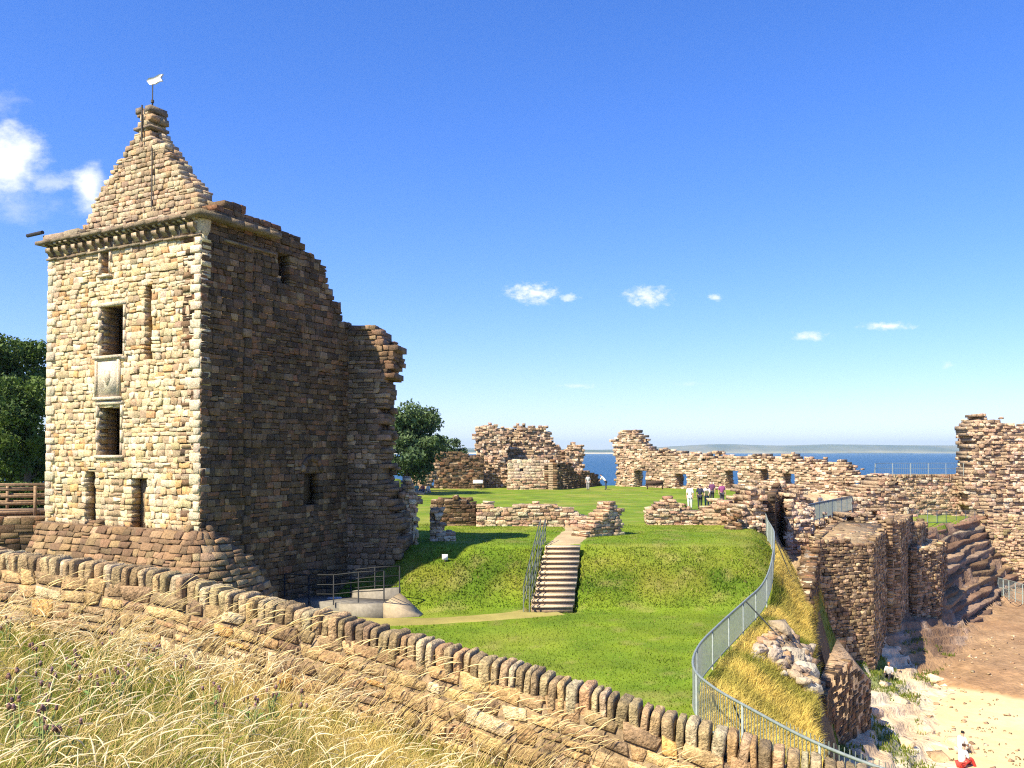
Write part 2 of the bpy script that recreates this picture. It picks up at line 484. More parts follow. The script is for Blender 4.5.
def build_terrain():
    X, Y, q = grid(-46, 76, 7.5, 122, .32)
    Z = Hh(X, Y)
    cx, cy = X[q].mean(1), Y[q].mean(1)
    s = cx - xc(cy); out = cx - xf(cy)
    zone = np.zeros(len(q), int)                                # 0 lawn
    zone[(out > .05) & (s < .1) & (cy < 47)] = 1                # long grass slope
    zone[(s >= .1)] = 2                                         # rock
    bl = brown(cx, cy)
    rocky = 6.0 + 1.4 * fbm(cx * .45, cy * .45, 3)
    zone[(s > rocky) & (cy < 60) & (bl <= 0)] = 3               # sand
    zone[(bl > 0) & (s > np.where(cy > 54, 4.6, 1.0))] = 4      # brown rock floor of the cove
    zone[(cy > 52) & (s >= .1) & (s <= 4.6)] = 5                # strata cliff
    zone[(cx / cy > .302) & (cx / cy < .445) & (cy > 44.5) & (cy < 88) & (s < .1)] = 6
    zone[(cx / cy >= .445) & (cy > 44.5) & (cy < 62) & (s < .1)] = 6
    zone[(zone == 2) & (cy > 13) & (cy < 59) & (cx > 7) & (cx < 33) & (s < 5.5)] = 9
    zone[cy > 112] = 2
    P = np.stack([X, Y, Z], 1)
    names = ['lawn', 'grass_slope', 'rocky_shore', 'sand_beach', 'brown_rock_floor', 'cliff', 'rubble_ground', 'rocky_shore']
    mats = [M_GRASS, M_GRASS, M_ROCK, M_SAND, M_ROCK, M_ROCK, M_ROCK, M_ROCK]
    Xf, Yf, qf = grid(18, 52, 49, 86, .15)
    sf = Xf[qf].mean(1) - xc(Yf[qf].mean(1)); qf = qf[(sf > -.25) & (sf < 4.9) & (Yf[qf].mean(1) > 51.8)]
    sv = Xf - xc(Yf); Zf = Hh(Xf, Yf) + .004 - .85 * sst(57.5, 59.5, Yf) * sst(.2, .9, sv) * (1 - sst(4.0, 4.9, sv))
    for k in range(8):
        if k == 5: X, Y, Z, q0 = Xf, Yf, Zf, qf; P = np.stack([X, Y, Z], 1); f = q0
        elif k == 7:
            X, Y, q0 = grid(6, 34, 12, 60, .14); Z = Hh(X, Y) + .003 + .10 * fbm(X * 1.6, Y * 1.6, 3) * sst(1.2, 2, X - xc(Y)); P = np.stack([X, Y, Z], 1)
            cx, cy = X[q0].mean(1), Y[q0].mean(1); s_ = cx - xc(cy); f = q0[(s_ > .1) & (s_ < np.minimum(6.3 + 1.4 * fbm(cx * .45, cy * .45, 3), 20)) & (brown(cx, cy) < .3)]
        elif k == 6: X, Y, q0 = grid(-46, 76, 7.5, 122, .32); Z = Hh(X, Y); P = np.stack([X, Y, Z], 1); f = q[zone == 6]
        else: f = q[zone == k]
        if not len(f): continue
        used, inv = np.unique(f.ravel(), return_inverse=True)
        x, y = X[used], Y[used]
        n = fbm(x * .6, y * .6, 4)
        if k == 0: c = lawn_col(x, y)
        elif k == 1: c = lerp3((.22, .21, .04), (.52, .40, .12), np.clip(.5 + n, 0, 1))
        elif k in (2, 7):
            c = lerp3((.55, .45, .29), (.70, .60, .43), np.clip(.5 + n, 0, 1))
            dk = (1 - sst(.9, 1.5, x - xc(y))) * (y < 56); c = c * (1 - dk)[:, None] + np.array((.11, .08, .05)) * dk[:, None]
            t = sst(.05, .35, fbm(x * .35 + 40, y * .35, 3)); c = c * (1 - t * .45)[:, None] + np.array((.46, .27, .14)) * (t * .45)[:, None]
            g = sst(.12, .3, fbm(x * .5 + 7, y * .5 + 3, 3)) * (1 - sst(2.5, 5, x - xc(y))); c = c * (1 - g)[:, None] + np.array((.11, .15, .03)) * g[:, None]
        elif k == 3:
            c = lerp3((.58, .45, .24), (.64, .50, .28), np.clip(.5 + n, 0, 1))
            t = sst(-1.6, .1, brown(x, y)); c = c * (1 - t)[:, None] + np.array((.33, .19, .09)) * t[:, None]
        elif k == 6: c = lerp3((.30, .21, .12), (.50, .37, .23), np.clip(.5 + 1.3 * n, 0, 1))
        elif k == 4:
            c = lerp3((.25, .155, .085), (.36, .235, .13), np.clip(.5 + n, 0, 1))
            t = sst(.0, .3, fbm((x + y) * .25 + 20, (x - y) * .08, 3)); c = c * (1 - t * .4)[:, None] + np.array((.40, .23, .12)) * (t * .3)[:, None]
        else:
            tilt = .10 * (y - 60) + .2 * fbm(x * .12, y * .12, 2); ph = (Z[used] - tilt) / .85
            c = lerp3((.19, .115, .068), (.31, .205, .13), np.clip(.5 + n, 0, 1)) * (.8 + .4 * np.random.default_rng(3).random(400)[(np.floor(ph * 2).astype(int)) % 400])[:, None]
            t = sst(.1, .35, fbm(x * .8 + 50, y * .8, 4)) * sst(-8.5, -10.5, Z[used]); c = c * (1 - t * .2)[:, None] + np.array((.6, .52, .42)) * (t * .2)[:, None]
        mb = MB(); mb.add(P[used], inv.reshape(-1, 4), c=c)
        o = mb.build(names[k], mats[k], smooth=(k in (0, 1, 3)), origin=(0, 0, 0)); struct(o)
build_terrain()
def strata():
    mb = MB(); nl = 11
    for k in range(nl):
        f1 = (k + 1.0) / nl
        ys = np.arange(57.5, 84, .45); n = len(ys)
        wd = 1.2 + 3.7 * sst(55, 60.5, ys)
        taper = sst(ys[0], ys[0] + 2.5, ys)
        zt = -5.95 + .05 * (ys - 66); zb = -12.5 + .02 * (ys - 52)
        jn = np.floor(ys / 1.7 + k * .37); blk = _T[(jn.astype(int) * 7 + k * 13) & 255, k]
        fr = (fbm(ys * .35, ys * 0 + k * .35, 3) * .7 + (blk - .5) * .3) * 1.0 - (1 - taper) * 1.6
        z1 = zt + (zb - zt) * f1 + .10 + fbm(ys * .4, ys * 0 + k, 3) * .16 + (blk - .5) * .1
        s1 = f1 * wd + fr
        def row(sv, zv): return np.stack([xc(ys) + sv, ys - .35 * fr, zv], 1)
        th = (zt - zb) / nl
        R4 = [row(s1 - .34 - .1 * blk, z1 - th - .12), row(s1 + .04, z1 - .07), row(s1 - .05, z1), row(s1 - 1.2, z1 + .12)]
        V = np.concatenate(R4); i = np.arange(4 * n).reshape(4, n)
        q = np.stack([i[:-1, :-1].ravel(), i[:-1, 1:].ravel(), i[1:, 1:].ravel(), i[1:, :-1].ravel()], 1)
        base = pick([((.24, .145, .085), 3), ((.17, .105, .062), 3), ((.30, .20, .125), 2), ((.35, .25, .17), .8)], 1)[0]
        c = base[None] * (1 + .5 * (np.tile(blk, 4)[:, None] - .5))
        mb.add(V, q, c=c)
    struct(mb.build('cliff', M_ROCK, origin=(0, 0, 0)))
strata()

# near bank the photographer stands on
def G(x, y):
    return -1.7 - .17 * (np.asarray(x) + 3) - .16 * (np.asarray(y) - 4.2)
def bank_near():
    X, Y, q = grid(-16, 12, -6, 12.5, .3)
    wy = WY(X) - .1
    Y2 = np.minimum(Y, wy)
    Z = G(X, np.maximum(Y2, -1)) + .1 * fbm(X * .8, Y2 * .8, 3)
    mb = MB()
    c = lerp3((.25, .22, .07), (.50, .41, .17), np.clip(.5 + fbm(X, Y2, 4), 0, 1))
    keep = (Y[q].min(1) < wy[q].max(1))
    mb.add(np.stack([X, Y2, Z], 1), q[keep], c=c)
    struct(mb.build('grassy_bank', M_GRASS, smooth=True, origin=(0, 0, 0)))

# ------------------------------------------------------------------ boundary wall with cope stones
WD = np.array([7.4, -2.6]) / np.hypot(7.4, 2.6)
WPL = Plane((-5.3, 9.3), WD)
def WY(x): return 9.3 + (np.asarray(x) + 5.3) * WD[1] / WD[0]
_cope = [(0, 549), (45, 554), (89, 559), (163, 570), (193, 580), (282, 602), (335, 614), (421, 638), (506, 662), (592, 686), (660, 710), (731, 733), (777, 747), (838, 765)]
_cuz = np.array([WPL.uz(*p) for p in _cope])
def cope_z(u):
    z = np.interp(u, _cuz[:, 0], _cuz[:, 1])
    return z + np.where(np.asarray(u) > _cuz[-1, 0], -(np.asarray(u) - _cuz[-1, 0]) * .13, 0) + np.where(np.asarray(u) < _cuz[0, 0], (_cuz[0, 0] - np.asarray(u)) * .09, 0)
bank_near()

def super_stone(mb, ctr, ax, dims, col, seed):
    """rounded, lumpy stone: a subdivided cube pushed towards a superellipsoid"""
    n = 7; g = np.linspace(-1, 1, n)
    V = []; Q = []; idx = {}
    def vid(p):
        k = tuple(np.round(p, 4))
        if k not in idx: idx[k] = len(V); V.append(p)
        return idx[k]
    for axi in range(3):
        for sg in (-1, 1):
            for i in range(n - 1):
                for j in range(n - 1):
                    f = []
                    for a, b in ((g[i], g[j]), (g[i + 1], g[j]), (g[i + 1], g[j + 1]), (g[i], g[j + 1])):
                        p = [0, 0, 0]; p[axi] = sg; p[(axi + 1) % 3] = a; p[(axi + 2) % 3] = b
                        f.append(vid(np.array(p, float)))
                    Q.append(f)
    V = np.array(V)
    r = (np.abs(V) ** 6.).sum(1) ** (1 / 6.)
    V = V / r[:, None]
    V = V + .13 * np.stack([fbm(V[:, 1] * 1.3 + seed, V[:, 2] * 1.3 + V[:, 0], 3), fbm(V[:, 0] * 1.3 + seed * 2, V[:, 2] * 1.3 - V[:, 1], 3), fbm(V[:, 0] * 1.3 + seed * 3, V[:, 1] * 1.3 + V[:, 2], 3)], 1)
    V = V * np.asarray(dims)
    mb.add(ctr + V @ np.asarray(ax), Q, c=col)

def boundary_wall():
    ua, ub = _cuz[0, 0] - 3.2, _cuz[-1, 0] + 2.6
    root = thing('boundary_wall', (*WPL.P((ua + ub) / 2, -6.2),), 'long sandstone boundary wall topped with upright rounded cope stones, behind the dry grass', 'wall')
    mb = MB()
    H = 2.1
    # stones laid parallel to the falling top
    def mp(sign, off):
        base = WPL.mapf(sign, off)
        return lambda u, z, n: base(u, cope_z(u) - .27 + z, n)
    pal = [((.40, .265, .135), 3), ((.33, .225, .12), 3), ((.50, .34, .16), 2), ((.54, .31, .11), .9), ((.58, .465, .28), 1.3), ((.26, .18, .105), 2.5)]
    st, runs = layout(lambda u, z: True, ua, ub, -H, 0, (.10, .2), (.12, .42), jit=0, split=.35)
    stones(mb, mp(1, 0), st, pal, .032, (.0, .022), .15, .008, .04)
    st, _ = layout(lambda u, z: True, ua, ub, -4.6, 0, (.16, .28), (.25, .6), jit=0)
    stones(mb, mp(-1, -.45), st, pal, .025, (0, .03), .15, .02, .03)
    us = np.linspace(ua, ub, 60)
    mf = WPL.mapf()
    for i in range(59):
        a, b = us[i], us[i + 1]
        za, zb = cope_z(a) - .272, cope_z(b) - .272
        P = [mf(np.array([u]), np.array([z]), np.array([n]))[0] for u, z, n in ((a, za - 4.7, -.004), (b, zb - 4.7, -.004), (b, zb - 4.7, -.446), (a, za - 4.7, -.446), (a, za, -.004), (b, zb, -.004), (b, zb, -.446), (a, za, -.446))]
        mb.hexa(P, (.25, .18, .105))
    mb.build('wall_body', M_WALLSTONE, root)
    u = ua + 1.2; k = 0; kept = 0; rest = MB()
    cpal = [((.38, .29, .155), 3), ((.31, .225, .12), 3), ((.43, .345, .21), 2), ((.24, .175, .095), 2), ((.40, .265, .13), .7)]
    while u < ub:
        w = rng.uniform(.055, .112) * (1.25 if rng.random() < .12 else 1)
        h = rng.uniform(.245, .275)
        uc = u + w / 2
        sl = (cope_z(uc + .2) - cope_z(uc - .2)) / .4
        z = cope_z(uc) - .27 + h / 2 - .03
        lean = sl * .8 + rng.normal() * .07 + .12
        U3 = np.array([WPL.U[0], WPL.U[1], 0.]); N3 = np.array([WPL.N[0], WPL.N[1], 0.]); Z3 = np.array([0, 0, 1.])
        au = U3 * math.cos(lean) + Z3 * math.sin(lean); az = Z3 * math.cos(lean) - U3 * math.sin(lean)
        ctr = WPL.P(uc, z, -.15 + rng.uniform(-.025, .025))
        sb = MB()
        super_stone(sb, ctr, np.stack([au, N3, az]), (w * .5, .145 + rng.uniform(-.015, .015), h / 2), pick(cpal, 1)[0], k * 1.7)
        if kept < 100 and -.1 < uc - WPL.uz(-8, 549)[0]: sb.build('cope_stone', M_COPE, root, smooth=True); kept += 1
        else:
            rest.v += sb.v; rest.c += sb.c; rest.q += [x + rest.n for x in sb.q]; rest.n += sb.n
        u += w + rng.uniform(.0, .012); k += 1
    struct(rest.build('cope_stone', M_COPE, root, smooth=True), 'stuff')
boundary_wall()

# ------------------------------------------------------------------ tower
A = at(200, 452, 29)[:2]
EF = np.array([-.878, .478]); EF /= np.hypot(*EF)
ES = np.array([.478, .878]); ES /= np.hypot(*ES)
FR = Plane(A, EF)          # front, u to the left
SD = Plane(A, ES)          # shaded side, u away
assert FR.N[1] < 0 and SD.N[0] > 0
WF = FR.uz(46.5, 452)[0]; LS = SD.uz(346, 452)[0]
ZB = -6.6; ZT = SD.uz(203, 205)[1] - .25

TW = thing('castle_tower', (A[0], A[1], -6), 'tall square sandstone castle tower with corbelled parapet and pointed gable, sunlit front and shaded side', 'tower')

def tower():
    fu = lambda x, y: FR.uz(x, y)
    ff = [px_rect(FR, 101, 250, 110, 275), px_rect(FR, 101, 306, 124, 357), px_rect(FR, 99, 405, 121, 455)]
    shallow = [px_rect(FR, 145, 287, 151.5, 360), px_rect(FR, 85, 474, 94, 545), px_rect(FR, 131, 481, 145, 530)]
    mb = MB()
    lo = min(WF, 0)
    poly = [(0, ZB), (WF, ZB), (WF, ZT - .62), (0, ZT - .62)]
    rec = px_rect(FR, 91, 478, 136, 540)
    def disp(u, z):
        d = np.where((u > rec[0]) & (u < rec[1]) & (z > rec[2]) & (z < rec[3]), -.035, 0.)
        return d + .05 * fbm(u * .6, z * .6, 3)
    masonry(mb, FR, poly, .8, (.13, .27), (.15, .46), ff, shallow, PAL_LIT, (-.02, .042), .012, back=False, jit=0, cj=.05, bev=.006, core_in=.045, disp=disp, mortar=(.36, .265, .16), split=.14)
    # dressed quoins at the two corners
    z = -2.3; k = 0
    while z < ZT - 1.0:
        h = rng.uniform(.24, .4); w = (.5, .3)[k % 2]
        for a, b in ((0.0, w), (WF - w, WF)):
            stones(mb, FR.mapf(), np.array([(a, b, z, z + h)]), [((.60, .50, .36), 1)], .02, (.05, .09), .3, .03, .015)
        z += h; k += 1
    mb.build('front_wall', M_STONE, TW)
    # window surrounds of dressed stone
    for i, h in enumerate(ff):
        if h is None: continue
        wf = MB(); a, b, c, d = h; t = .11 if i else .08
        FR.box(wf, a - t, b + t, d, d + t * 1.3, .07, -.14, (.60, .50, .35))
        FR.box(wf, a - t * 1.2, b + t * 1.2, c - t * 1.1, c, .09, -.14, (.58, .47, .33))
        n = max(2, int((d - c) / .4)); zz = np.linspace(c, d, n + 1)
        for j in range(n):
            e = t * (1.0 if j % 2 else .6)
            FR.box(wf, a - e, a, zz[j] + .006, zz[j + 1] - .006, .06, -.12, pick([((.58, .47, .33), 1)], 1)[0])
            FR.box(wf, b, b + e, zz[j] + .006, zz[j + 1] - .006, .06, -.12, pick([((.58, .47, .33), 1)], 1)[0])
        wo = wf.build('window_surround', M_STONE, TW)
    # armorial panel between the two big windows
    a, b, c, d = px_rect(FR, 97, 359, 121, 397)
    pm = MB(); t = .12
    FR.box(pm, a, a + t, c, d, .1, -.05, (.55, .45, .32)); FR.box(pm, b - t, b, c, d, .1, -.05, (.55, .45, .32))
    FR.box(pm, a - .1, b + .1, d, d + .12, .14, -.05, (.56, .46, .33)); FR.box(pm, a - .1, b + .1, c - .12, c, .13, -.05, (.56, .46, .33))
    fo = pm.build('panel_frame', M_STONE, TW)
    pm = MB(); FR.box(pm, a + t, b - t, c, d, .06, -.05, (.66, .57, .43))
    uc, zc = (a + b) / 2, (c + d) / 2
    sh = [(-.17, .3), (.17, .3), (.17, 0), (0, -.3), (-.17, 0)]
    v = [FR.P(uc + x, zc + y, .05) for x, y in sh] + [FR.P(uc + x * .85, zc + y * .85, .11) for x, y in sh]
    pm.add(v, [(i, (i + 1) % 5, 5 + (i + 1) % 5, 5 + i) for i in range(5)] + [(5, 6, 7, 9)], [(7, 8, 9)], (.60, .50, .37))
    pm.build('heraldic_slab', M_STONE, fo)
    # side wall
    top = [(200, 212), (216, 204), (233, 203), (250, 212), (268, 221), (283, 228), (299, 236), (303, 243), (316, 256), (321, 262), (330, 278), (333, 290), (338, 297), (341, 308), (345, 316)]
    tp = px_poly(SD, top)
    poly = [(0, ZB)] + [(0, ZT - .9)] + [(min(max(0, u), LS + .25), z) for u, z in tp if u > 0.02] + [(LS + .3, tp[-1][1] - .3), (LS + .3, ZB)]
    mb = MB()
    hs = [px_rect(SD, 278, 256, 289, 283)]
    sh2 = [px_rect(SD, 304, 470, 318, 504)]
    masonry(mb, SD, poly, .9, (.16, .28), (.2, .52), hs, sh2, PAL_SHADED, (-.01, .045), .016, back=True, jit=.08, cj=.035, bev=.008, core_in=.05, mortar=(.13, .09, .055),
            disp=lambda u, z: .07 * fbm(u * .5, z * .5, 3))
    # projecting vertical edge of the repaired corner
    u_q = SD.uz(251, 350)[0]
    z = -5.2
    while z < SD.uz(251, 222)[1]:
        h = rng.uniform(.26, .4); w = rng.uniform(.25, .42)
        stones(mb, SD.mapf(), np.array([(u_q - w, u_q, z, z + h)]), PAL_SHADED, .02, (.07, .1), .2, .03, .015); z += h
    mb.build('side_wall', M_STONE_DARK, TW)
    a, b, c, d = sh2[0]
    am = MB()
    for k in range(7):   # small arch of the lower niche
        t0, t1 = math.pi * k / 7, math.pi * (k + 1) / 7
        r0, r1 = (b - a) / 2, (b - a) / 2 + .22; uc = (a + b) / 2
        P = []
        for n in (-.3, .1):
            for rr, tt in ((r0, t0), (r1, t0), (r1, t1), (r0, t1)): P.append(SD.P(uc + rr * math.cos(tt), d - .05 + rr * math.sin(tt), n))
        am.hexa(P, pick(PAL_SHADED, 1)[0])
    am.build('niche_arch', M_STONE_DARK, TW)
    # left and rear walls (mostly unseen)
    LW = Plane(A + EF * WF, ES); LW.N = EF.copy()
    mb = MB(); masonry(mb, LW, [(0, ZB), (0, ZT - .9), (5.5, ZT - .9), (LS, ZT - 3), (LS, ZB)], 1.4, (.25, .4), (.4, .9), (), (), PAL_LIT, (0, .06), back=False, jit=.1)
    mb.build('outer_wall', M_STONE, TW)
    BW = Plane(A + ES * LS, EF); BW.N = ES.copy()
    mb = MB(); masonry(mb, BW, [(1.2, ZB), (1.2, 5), (3, 6.2), (WF - 1, 5.5), (WF - 1, ZB)], 1.2, (.25, .4), (.4, .9), (), (), PAL_SHADED, (0, .06), back=False, jit=.2)
    mb.build('rear_wall', M_STONE_DARK, TW)
    mb = MB(); FRb = Plane(A, EF)
    FRb.box(mb, .4, WF - .4, ZT - 1.7, ZT - 1.4, -.4, -LS + .4, (.2, .17, .13))  # unseen slab added to keep sky light out of the hollow tower
    mb.build('light_block_slab', M_STONE_DARK, TW)
    # parapet: string course, two rows of corbels
    mb = MB()
    dk = (.20, .155, .10)
    z0 = ZT - .2
    for i in range(14):
        a, b = WF * i / 14, WF * (i + 1) / 14
        aa = a - (.34 if i == 0 else 0); bb = b + (.34 if i == 13 else 0)
        FR.box(mb, aa + .004, bb - .004, z0 + rng.uniform(-.012, .012), z0 + .13 + rng.uniform(-.02, .02), .36 + rng.uniform(-.02, .02), -.5, pick([(dk, 1)], 1)[0])
        FR.box(mb, a + .004, b - .004, z0 - .60 + rng.uniform(-.02, .02), z0 - .52 + rng.uniform(-.02, .02), .09 + rng.uniform(-.03, .03), -.3, pick([(dk, 1)], 1)[0])
        FR.box(mb, a + .002, b - .002, z0 - .52, z0 - .01, .02, -.4, pick([((.25, .19, .125), 1)], 1)[0])
    for i in range(5):
        a, b = .34 + i * .62, .34 + (i + 1) * .62
        a = -.4 if i == 0 else a
        SD.box(mb, a + .004, b - .004, z0 + .002 + rng.uniform(-.012, .012), z0 + .2, .36 + rng.uniform(-.02, .02), -.3, pick([((.2, .15, .1), 1)], 1)[0])
        if i: SD.box(mb, a + .004, b - .004, z0 - .60, z0 - .52, .1, -.3, pick([((.2, .15, .1), 1)], 1)[0])
    # thin remnant of wall above the string course
    st, rn = layout(lambda u, z: fbm(np.array([u * .8]), np.array([3.]), 2)[0] * .25 + .12 > z, 0, WF, 0, .5, (.12, .18), (.3, .7), jit=.02)
    f = FR.mapf(1, .12)
    stones(mb, lambda u, z, n: f(u, z + z0 + .13, n), st, [((.33, .26, .18), 1), ((.42, .33, .23), 1)], .02, (0, .05), .45, .03, .02)
    ul = FR.uz(80, 225)[0]
    stones(mb, lambda u, z, n: f(u, z + z0 + .13, n), np.array([(ul, ul + .8, 0, .32), (ul + .8, WF + .2, 0, .28)]), [((.30, .24, .17), 1)], .02, (0, .05), .6, .04, .02)
    par = mb.build('parapet', M_STONE, TW)
    cm = None
    n1 = 26
    for row, (zt, zb2, pj, n) in enumerate(((z0 - .01, z0 - .13, .31, n1), (z0 - .17, z0 - .47, .24, 17))):
        for i in range(n):
            uc = WF * (i + .5) / n + rng.uniform(-.04, .04)
            m = MB(); w = (.075 if row == 0 else .135) * rng.uniform(.8, 1.2); pj_ = pj; pj = pj * rng.uniform(.8, 1.1)
            c = pick([((.38, .305, .205), 1), ((.29, .225, .15), 1)], 1)[0]
            h = zt - zb2
            prof = [(0, zb2), (pj * .45, zb2 + h * .12), (pj * .6, zb2 + h * .4), (pj * .95, zb2 + h * .5), (pj, zt), (0, zt)]
            v = [FR.P(uc - w, z, n_) for n_, z in prof] + [FR.P(uc + w, z, n_) for n_, z in prof]
            k = len(prof)
            m.add(v, [(j, (j + 1) % k, k + (j + 1) % k, k + j) for j in range(k)] + [(0, 1, 2, 5), (2, 3, 4, 5), (k, k + 5, k + 2, k + 1), (k + 2, k + 5, k + 4, k + 3)], c=c)
            m.build('corbel', M_STONE, par); pj = pj_
    # round corbelled corner
    m = MB(); zs = [z0 - .62, z0 - .55, z0 - .35, z0 - .03]; rs = [.1, .2, .26, .3]
    V = []; nseg = 14
    cx_ = A + EF * .16 + ES * .16
    for z_, r_ in zip(zs, rs):
        for k in range(nseg):
            an = 2 * math.pi * k / nseg; V.append((cx_[0] + r_ * math.cos(an), cx_[1] + r_ * math.sin(an), z_))
    m.add(V, [(i * nseg + k, i * nseg + (k + 1) % nseg, (i + 1) * nseg + (k + 1) % nseg, (i + 1) * nseg + k) for i in range(3) for k in range(nseg)], c=(.52, .42, .29))
    m.build('corner_corbel', M_STONE, par, smooth=True)
    # battered plinth, swept round the corner
    zt, zb2 = FR.uz(150, 519)[1], -6.6
    nf, ns = FR.N, SD.N
    path = [(A + EF * (WF + .1), nf), (A + EF * .25, nf)]
    for k in range(1, 8):
        t = k / 8; n = nf * math.cos(t * math.pi / 2) + ns * math.sin(t * math.pi / 2)
        path.append((A + EF * .25 * (1 - t) + ES * .25 * t, n / np.hypot(*n)))
    path += [(A + ES * .25, ns), (A + ES * 3.3, ns)]
    pts = np.array([p for p, n in path]); nrm = np.array([n for p, n in path])
    tipp = pts + nrm * 1.0
    S = np.concatenate([[0], np.cumsum(np.hypot(*np.diff(tipp, axis=0).T))])
    def flare(z): 
        k = np.clip((zt - z) / (zt - zb2), 0, 1); return .03 + 1.9 * k ** .85
    send = S[-1]
    def g(s): return np.where(s > send - 2.6, np.sqrt(np.clip(1 - ((s - send + 2.6) / 2.6) ** 2, 0, 1)), 1.) * (.95 + .25 * np.exp(-((s - S[5]) / 2.0) ** 2))
    def mp(s, z, n):
        x = np.interp(s, S, pts[:, 0]); y = np.interp(s, S, pts[:, 1]); nx = np.interp(s, S, nrm[:, 0]); ny = np.interp(s, S, nrm[:, 1])
        ln = np.hypot(nx, ny); off = flare(z) * g(s) + n
        return np.stack([x + nx / ln * off, y + ny / ln * off, z], 1)
    mb = MB()
    # leave the gateway gap
    def s_of(px): return S[1] - (FR.uz(px, 520)[0] - .25)
    gp = [(s_of(85), s_of(96), -3.6, zt + .1), (s_of(131), s_of(145), -3.0, zt + .1)]
    sc0 = S[8]
    st, _ = layout(lambda u, z: z < zt - 3.0 * max(0, (u - sc0) / (send - sc0)) ** 1.5 - .25 * (1 + fbm(np.array([u * .9]), np.array([1.]), 2)[0]), 0, send, zb2, zt, (.15, .26), (.25, .65), (), jit=.05, split=.1)
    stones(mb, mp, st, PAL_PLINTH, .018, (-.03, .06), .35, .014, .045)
    ss = np.linspace(0, send, 50); zz = np.linspace(zb2, zt - .3, 12)
    SS, ZZ = np.meshgrid(ss, zz); i = np.arange(600).reshape(12, 50)
    zcap = zt - .3 - 3.0 * np.clip((SS.ravel() - sc0) / (send - sc0), 0, 1) ** 1.5
    mb.add(mp(SS.ravel(), np.minimum(ZZ.ravel(), zcap), np.full(600, -.1)), np.stack([i[:-1, :-1].ravel(), i[:-1, 1:].ravel(), i[1:, 1:].ravel(), i[1:, :-1].ravel()], 1), c=(.17, .115, .07))
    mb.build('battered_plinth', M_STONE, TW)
    # gable
    GP = Plane(A + ES * .75, EF)
    gpts = [(80, 235), (84, 221), (110, 172), (138, 129), (136, 109), (151, 107), (152, 130), (158, 138), (164, 145), (169, 153), (174, 158), (178, 167), (184, 173), (189, 181), (195, 187), (200, 197), (204, 203), (206, 235)]
    mb = MB()
    masonry(mb, GP, px_poly(GP, gpts), .75, (.14, .22), (.16, .4), (), (), [((.42, .315, .195), 3), ((.50, .40, .26), 3), ((.32, .235, .15), 2), ((.42, .28, .16), 1)], (-.01, .05), .018, True, 0, .02, .03, .009, .06)
    ga = mb.build('gable', M_STONE, TW)
    mb = MB()
    a = GP.uz(136, 109)[0]; b = GP.uz(151, 109)[0]; z = GP.uz(150, 108)[1]
    for (u0, u1) in ((min(a, b), min(a, b) + .3), (max(a, b) - .3, max(a, b))):
        GP.box(mb, u0, u1, z - .1, z + .12, .02, -.72, (.2, .16, .12))
    GP.box(mb, min(a, b) - .05, max(a, b) + .05, z - .72, z - .62, .06, -.78, (.26, .2, .14))
    mb.build('chimney_cap', M_STONE, ga)
    mb = MB(); u_ = GP.uz(154, 180)[0]
    mb.tube([GP.P(u_, GP.uz(154, 208)[1], .09), GP.P(u_, GP.uz(154, 149)[1], .09)], .025, 6)
    u_ = GP.uz(144, 120)[0]; mb.tube([GP.P(u_, GP.uz(144, 142)[1], .09), GP.P(u_, GP.uz(144, 106)[1], .09)], .03, 6)
    mb.build('lightning_rod', M_LEAD, ga)
    # weather vane
    pu, pz = GP.uz(141, 110); pz2 = GP.uz(150, 70)[1]
    mb = MB(); mb.tube([GP.P(pu, pz - .3, -.5), GP.P(pu, pz2, -.5)], .022, 8)
    mb.tube([GP.P(pu, pz + .45, -.5), GP.P(pu, pz + .55, -.5)], .06, 8)
    for d in ((.16, 0), (-.16, 0), (0, .16), (0, -.16)):
        mb.tube([GP.P(pu, pz + .45, -.5), GP.P(pu + d[0], pz - .05, -.5 + d[1])], .012, 5)
    va = mb.build('weather_vane', M_LEAD, TW)
    out = [(144.5, 76), (147, 73), (152, 72.5), (157, 69.5), (161, 69), (158.5, 72.5), (160.5, 76), (157, 76.5), (153, 79), (148, 80)]
    uv = px_poly(GP, [(x - 9, y) for x, y in out]); k = len(uv); mb = MB()
    v = [GP.P(u, z, -.47) for u, z in uv] + [GP.P(u, z, -.53) for u, z in uv]
    tri = [(0, 1, 9), (1, 2, 9), (2, 8, 9), (2, 3, 8), (3, 7, 8), (3, 5, 7), (3, 4, 5), (5, 6, 7)]
    mb.add(v, [(j, (j + 1) % k, k + (j + 1) % k, k + j) for j in range(k)], tri + [tuple(k + x for x in t) for t in tri])
    mb.build('vane_arrow', M_WHITE, va)
    # water spout on the outer corner
    mb = MB(); z = FR.uz(45, 234)[1]
    mb.tube([FR.P(WF + .1, z, .2), FR.P(WF + 1.05, z - .02, .2)], .075, 8)
    mb.build('water_spout', M_LEAD, TW)
tower()

# ------------------------------------------------------------------ ruins
B = A + ES * LS
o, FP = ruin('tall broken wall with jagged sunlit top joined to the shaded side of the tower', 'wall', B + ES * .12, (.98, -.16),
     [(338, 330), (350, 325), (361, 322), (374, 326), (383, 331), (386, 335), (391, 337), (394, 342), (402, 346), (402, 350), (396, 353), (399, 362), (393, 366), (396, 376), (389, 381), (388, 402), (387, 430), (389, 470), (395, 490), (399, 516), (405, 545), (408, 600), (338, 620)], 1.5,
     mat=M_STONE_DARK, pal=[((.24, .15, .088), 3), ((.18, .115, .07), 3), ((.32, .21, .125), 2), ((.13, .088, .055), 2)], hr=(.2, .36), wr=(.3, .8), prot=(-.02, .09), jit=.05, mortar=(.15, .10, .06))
def P2(px, D): return at(px, HOR, D)[:2]

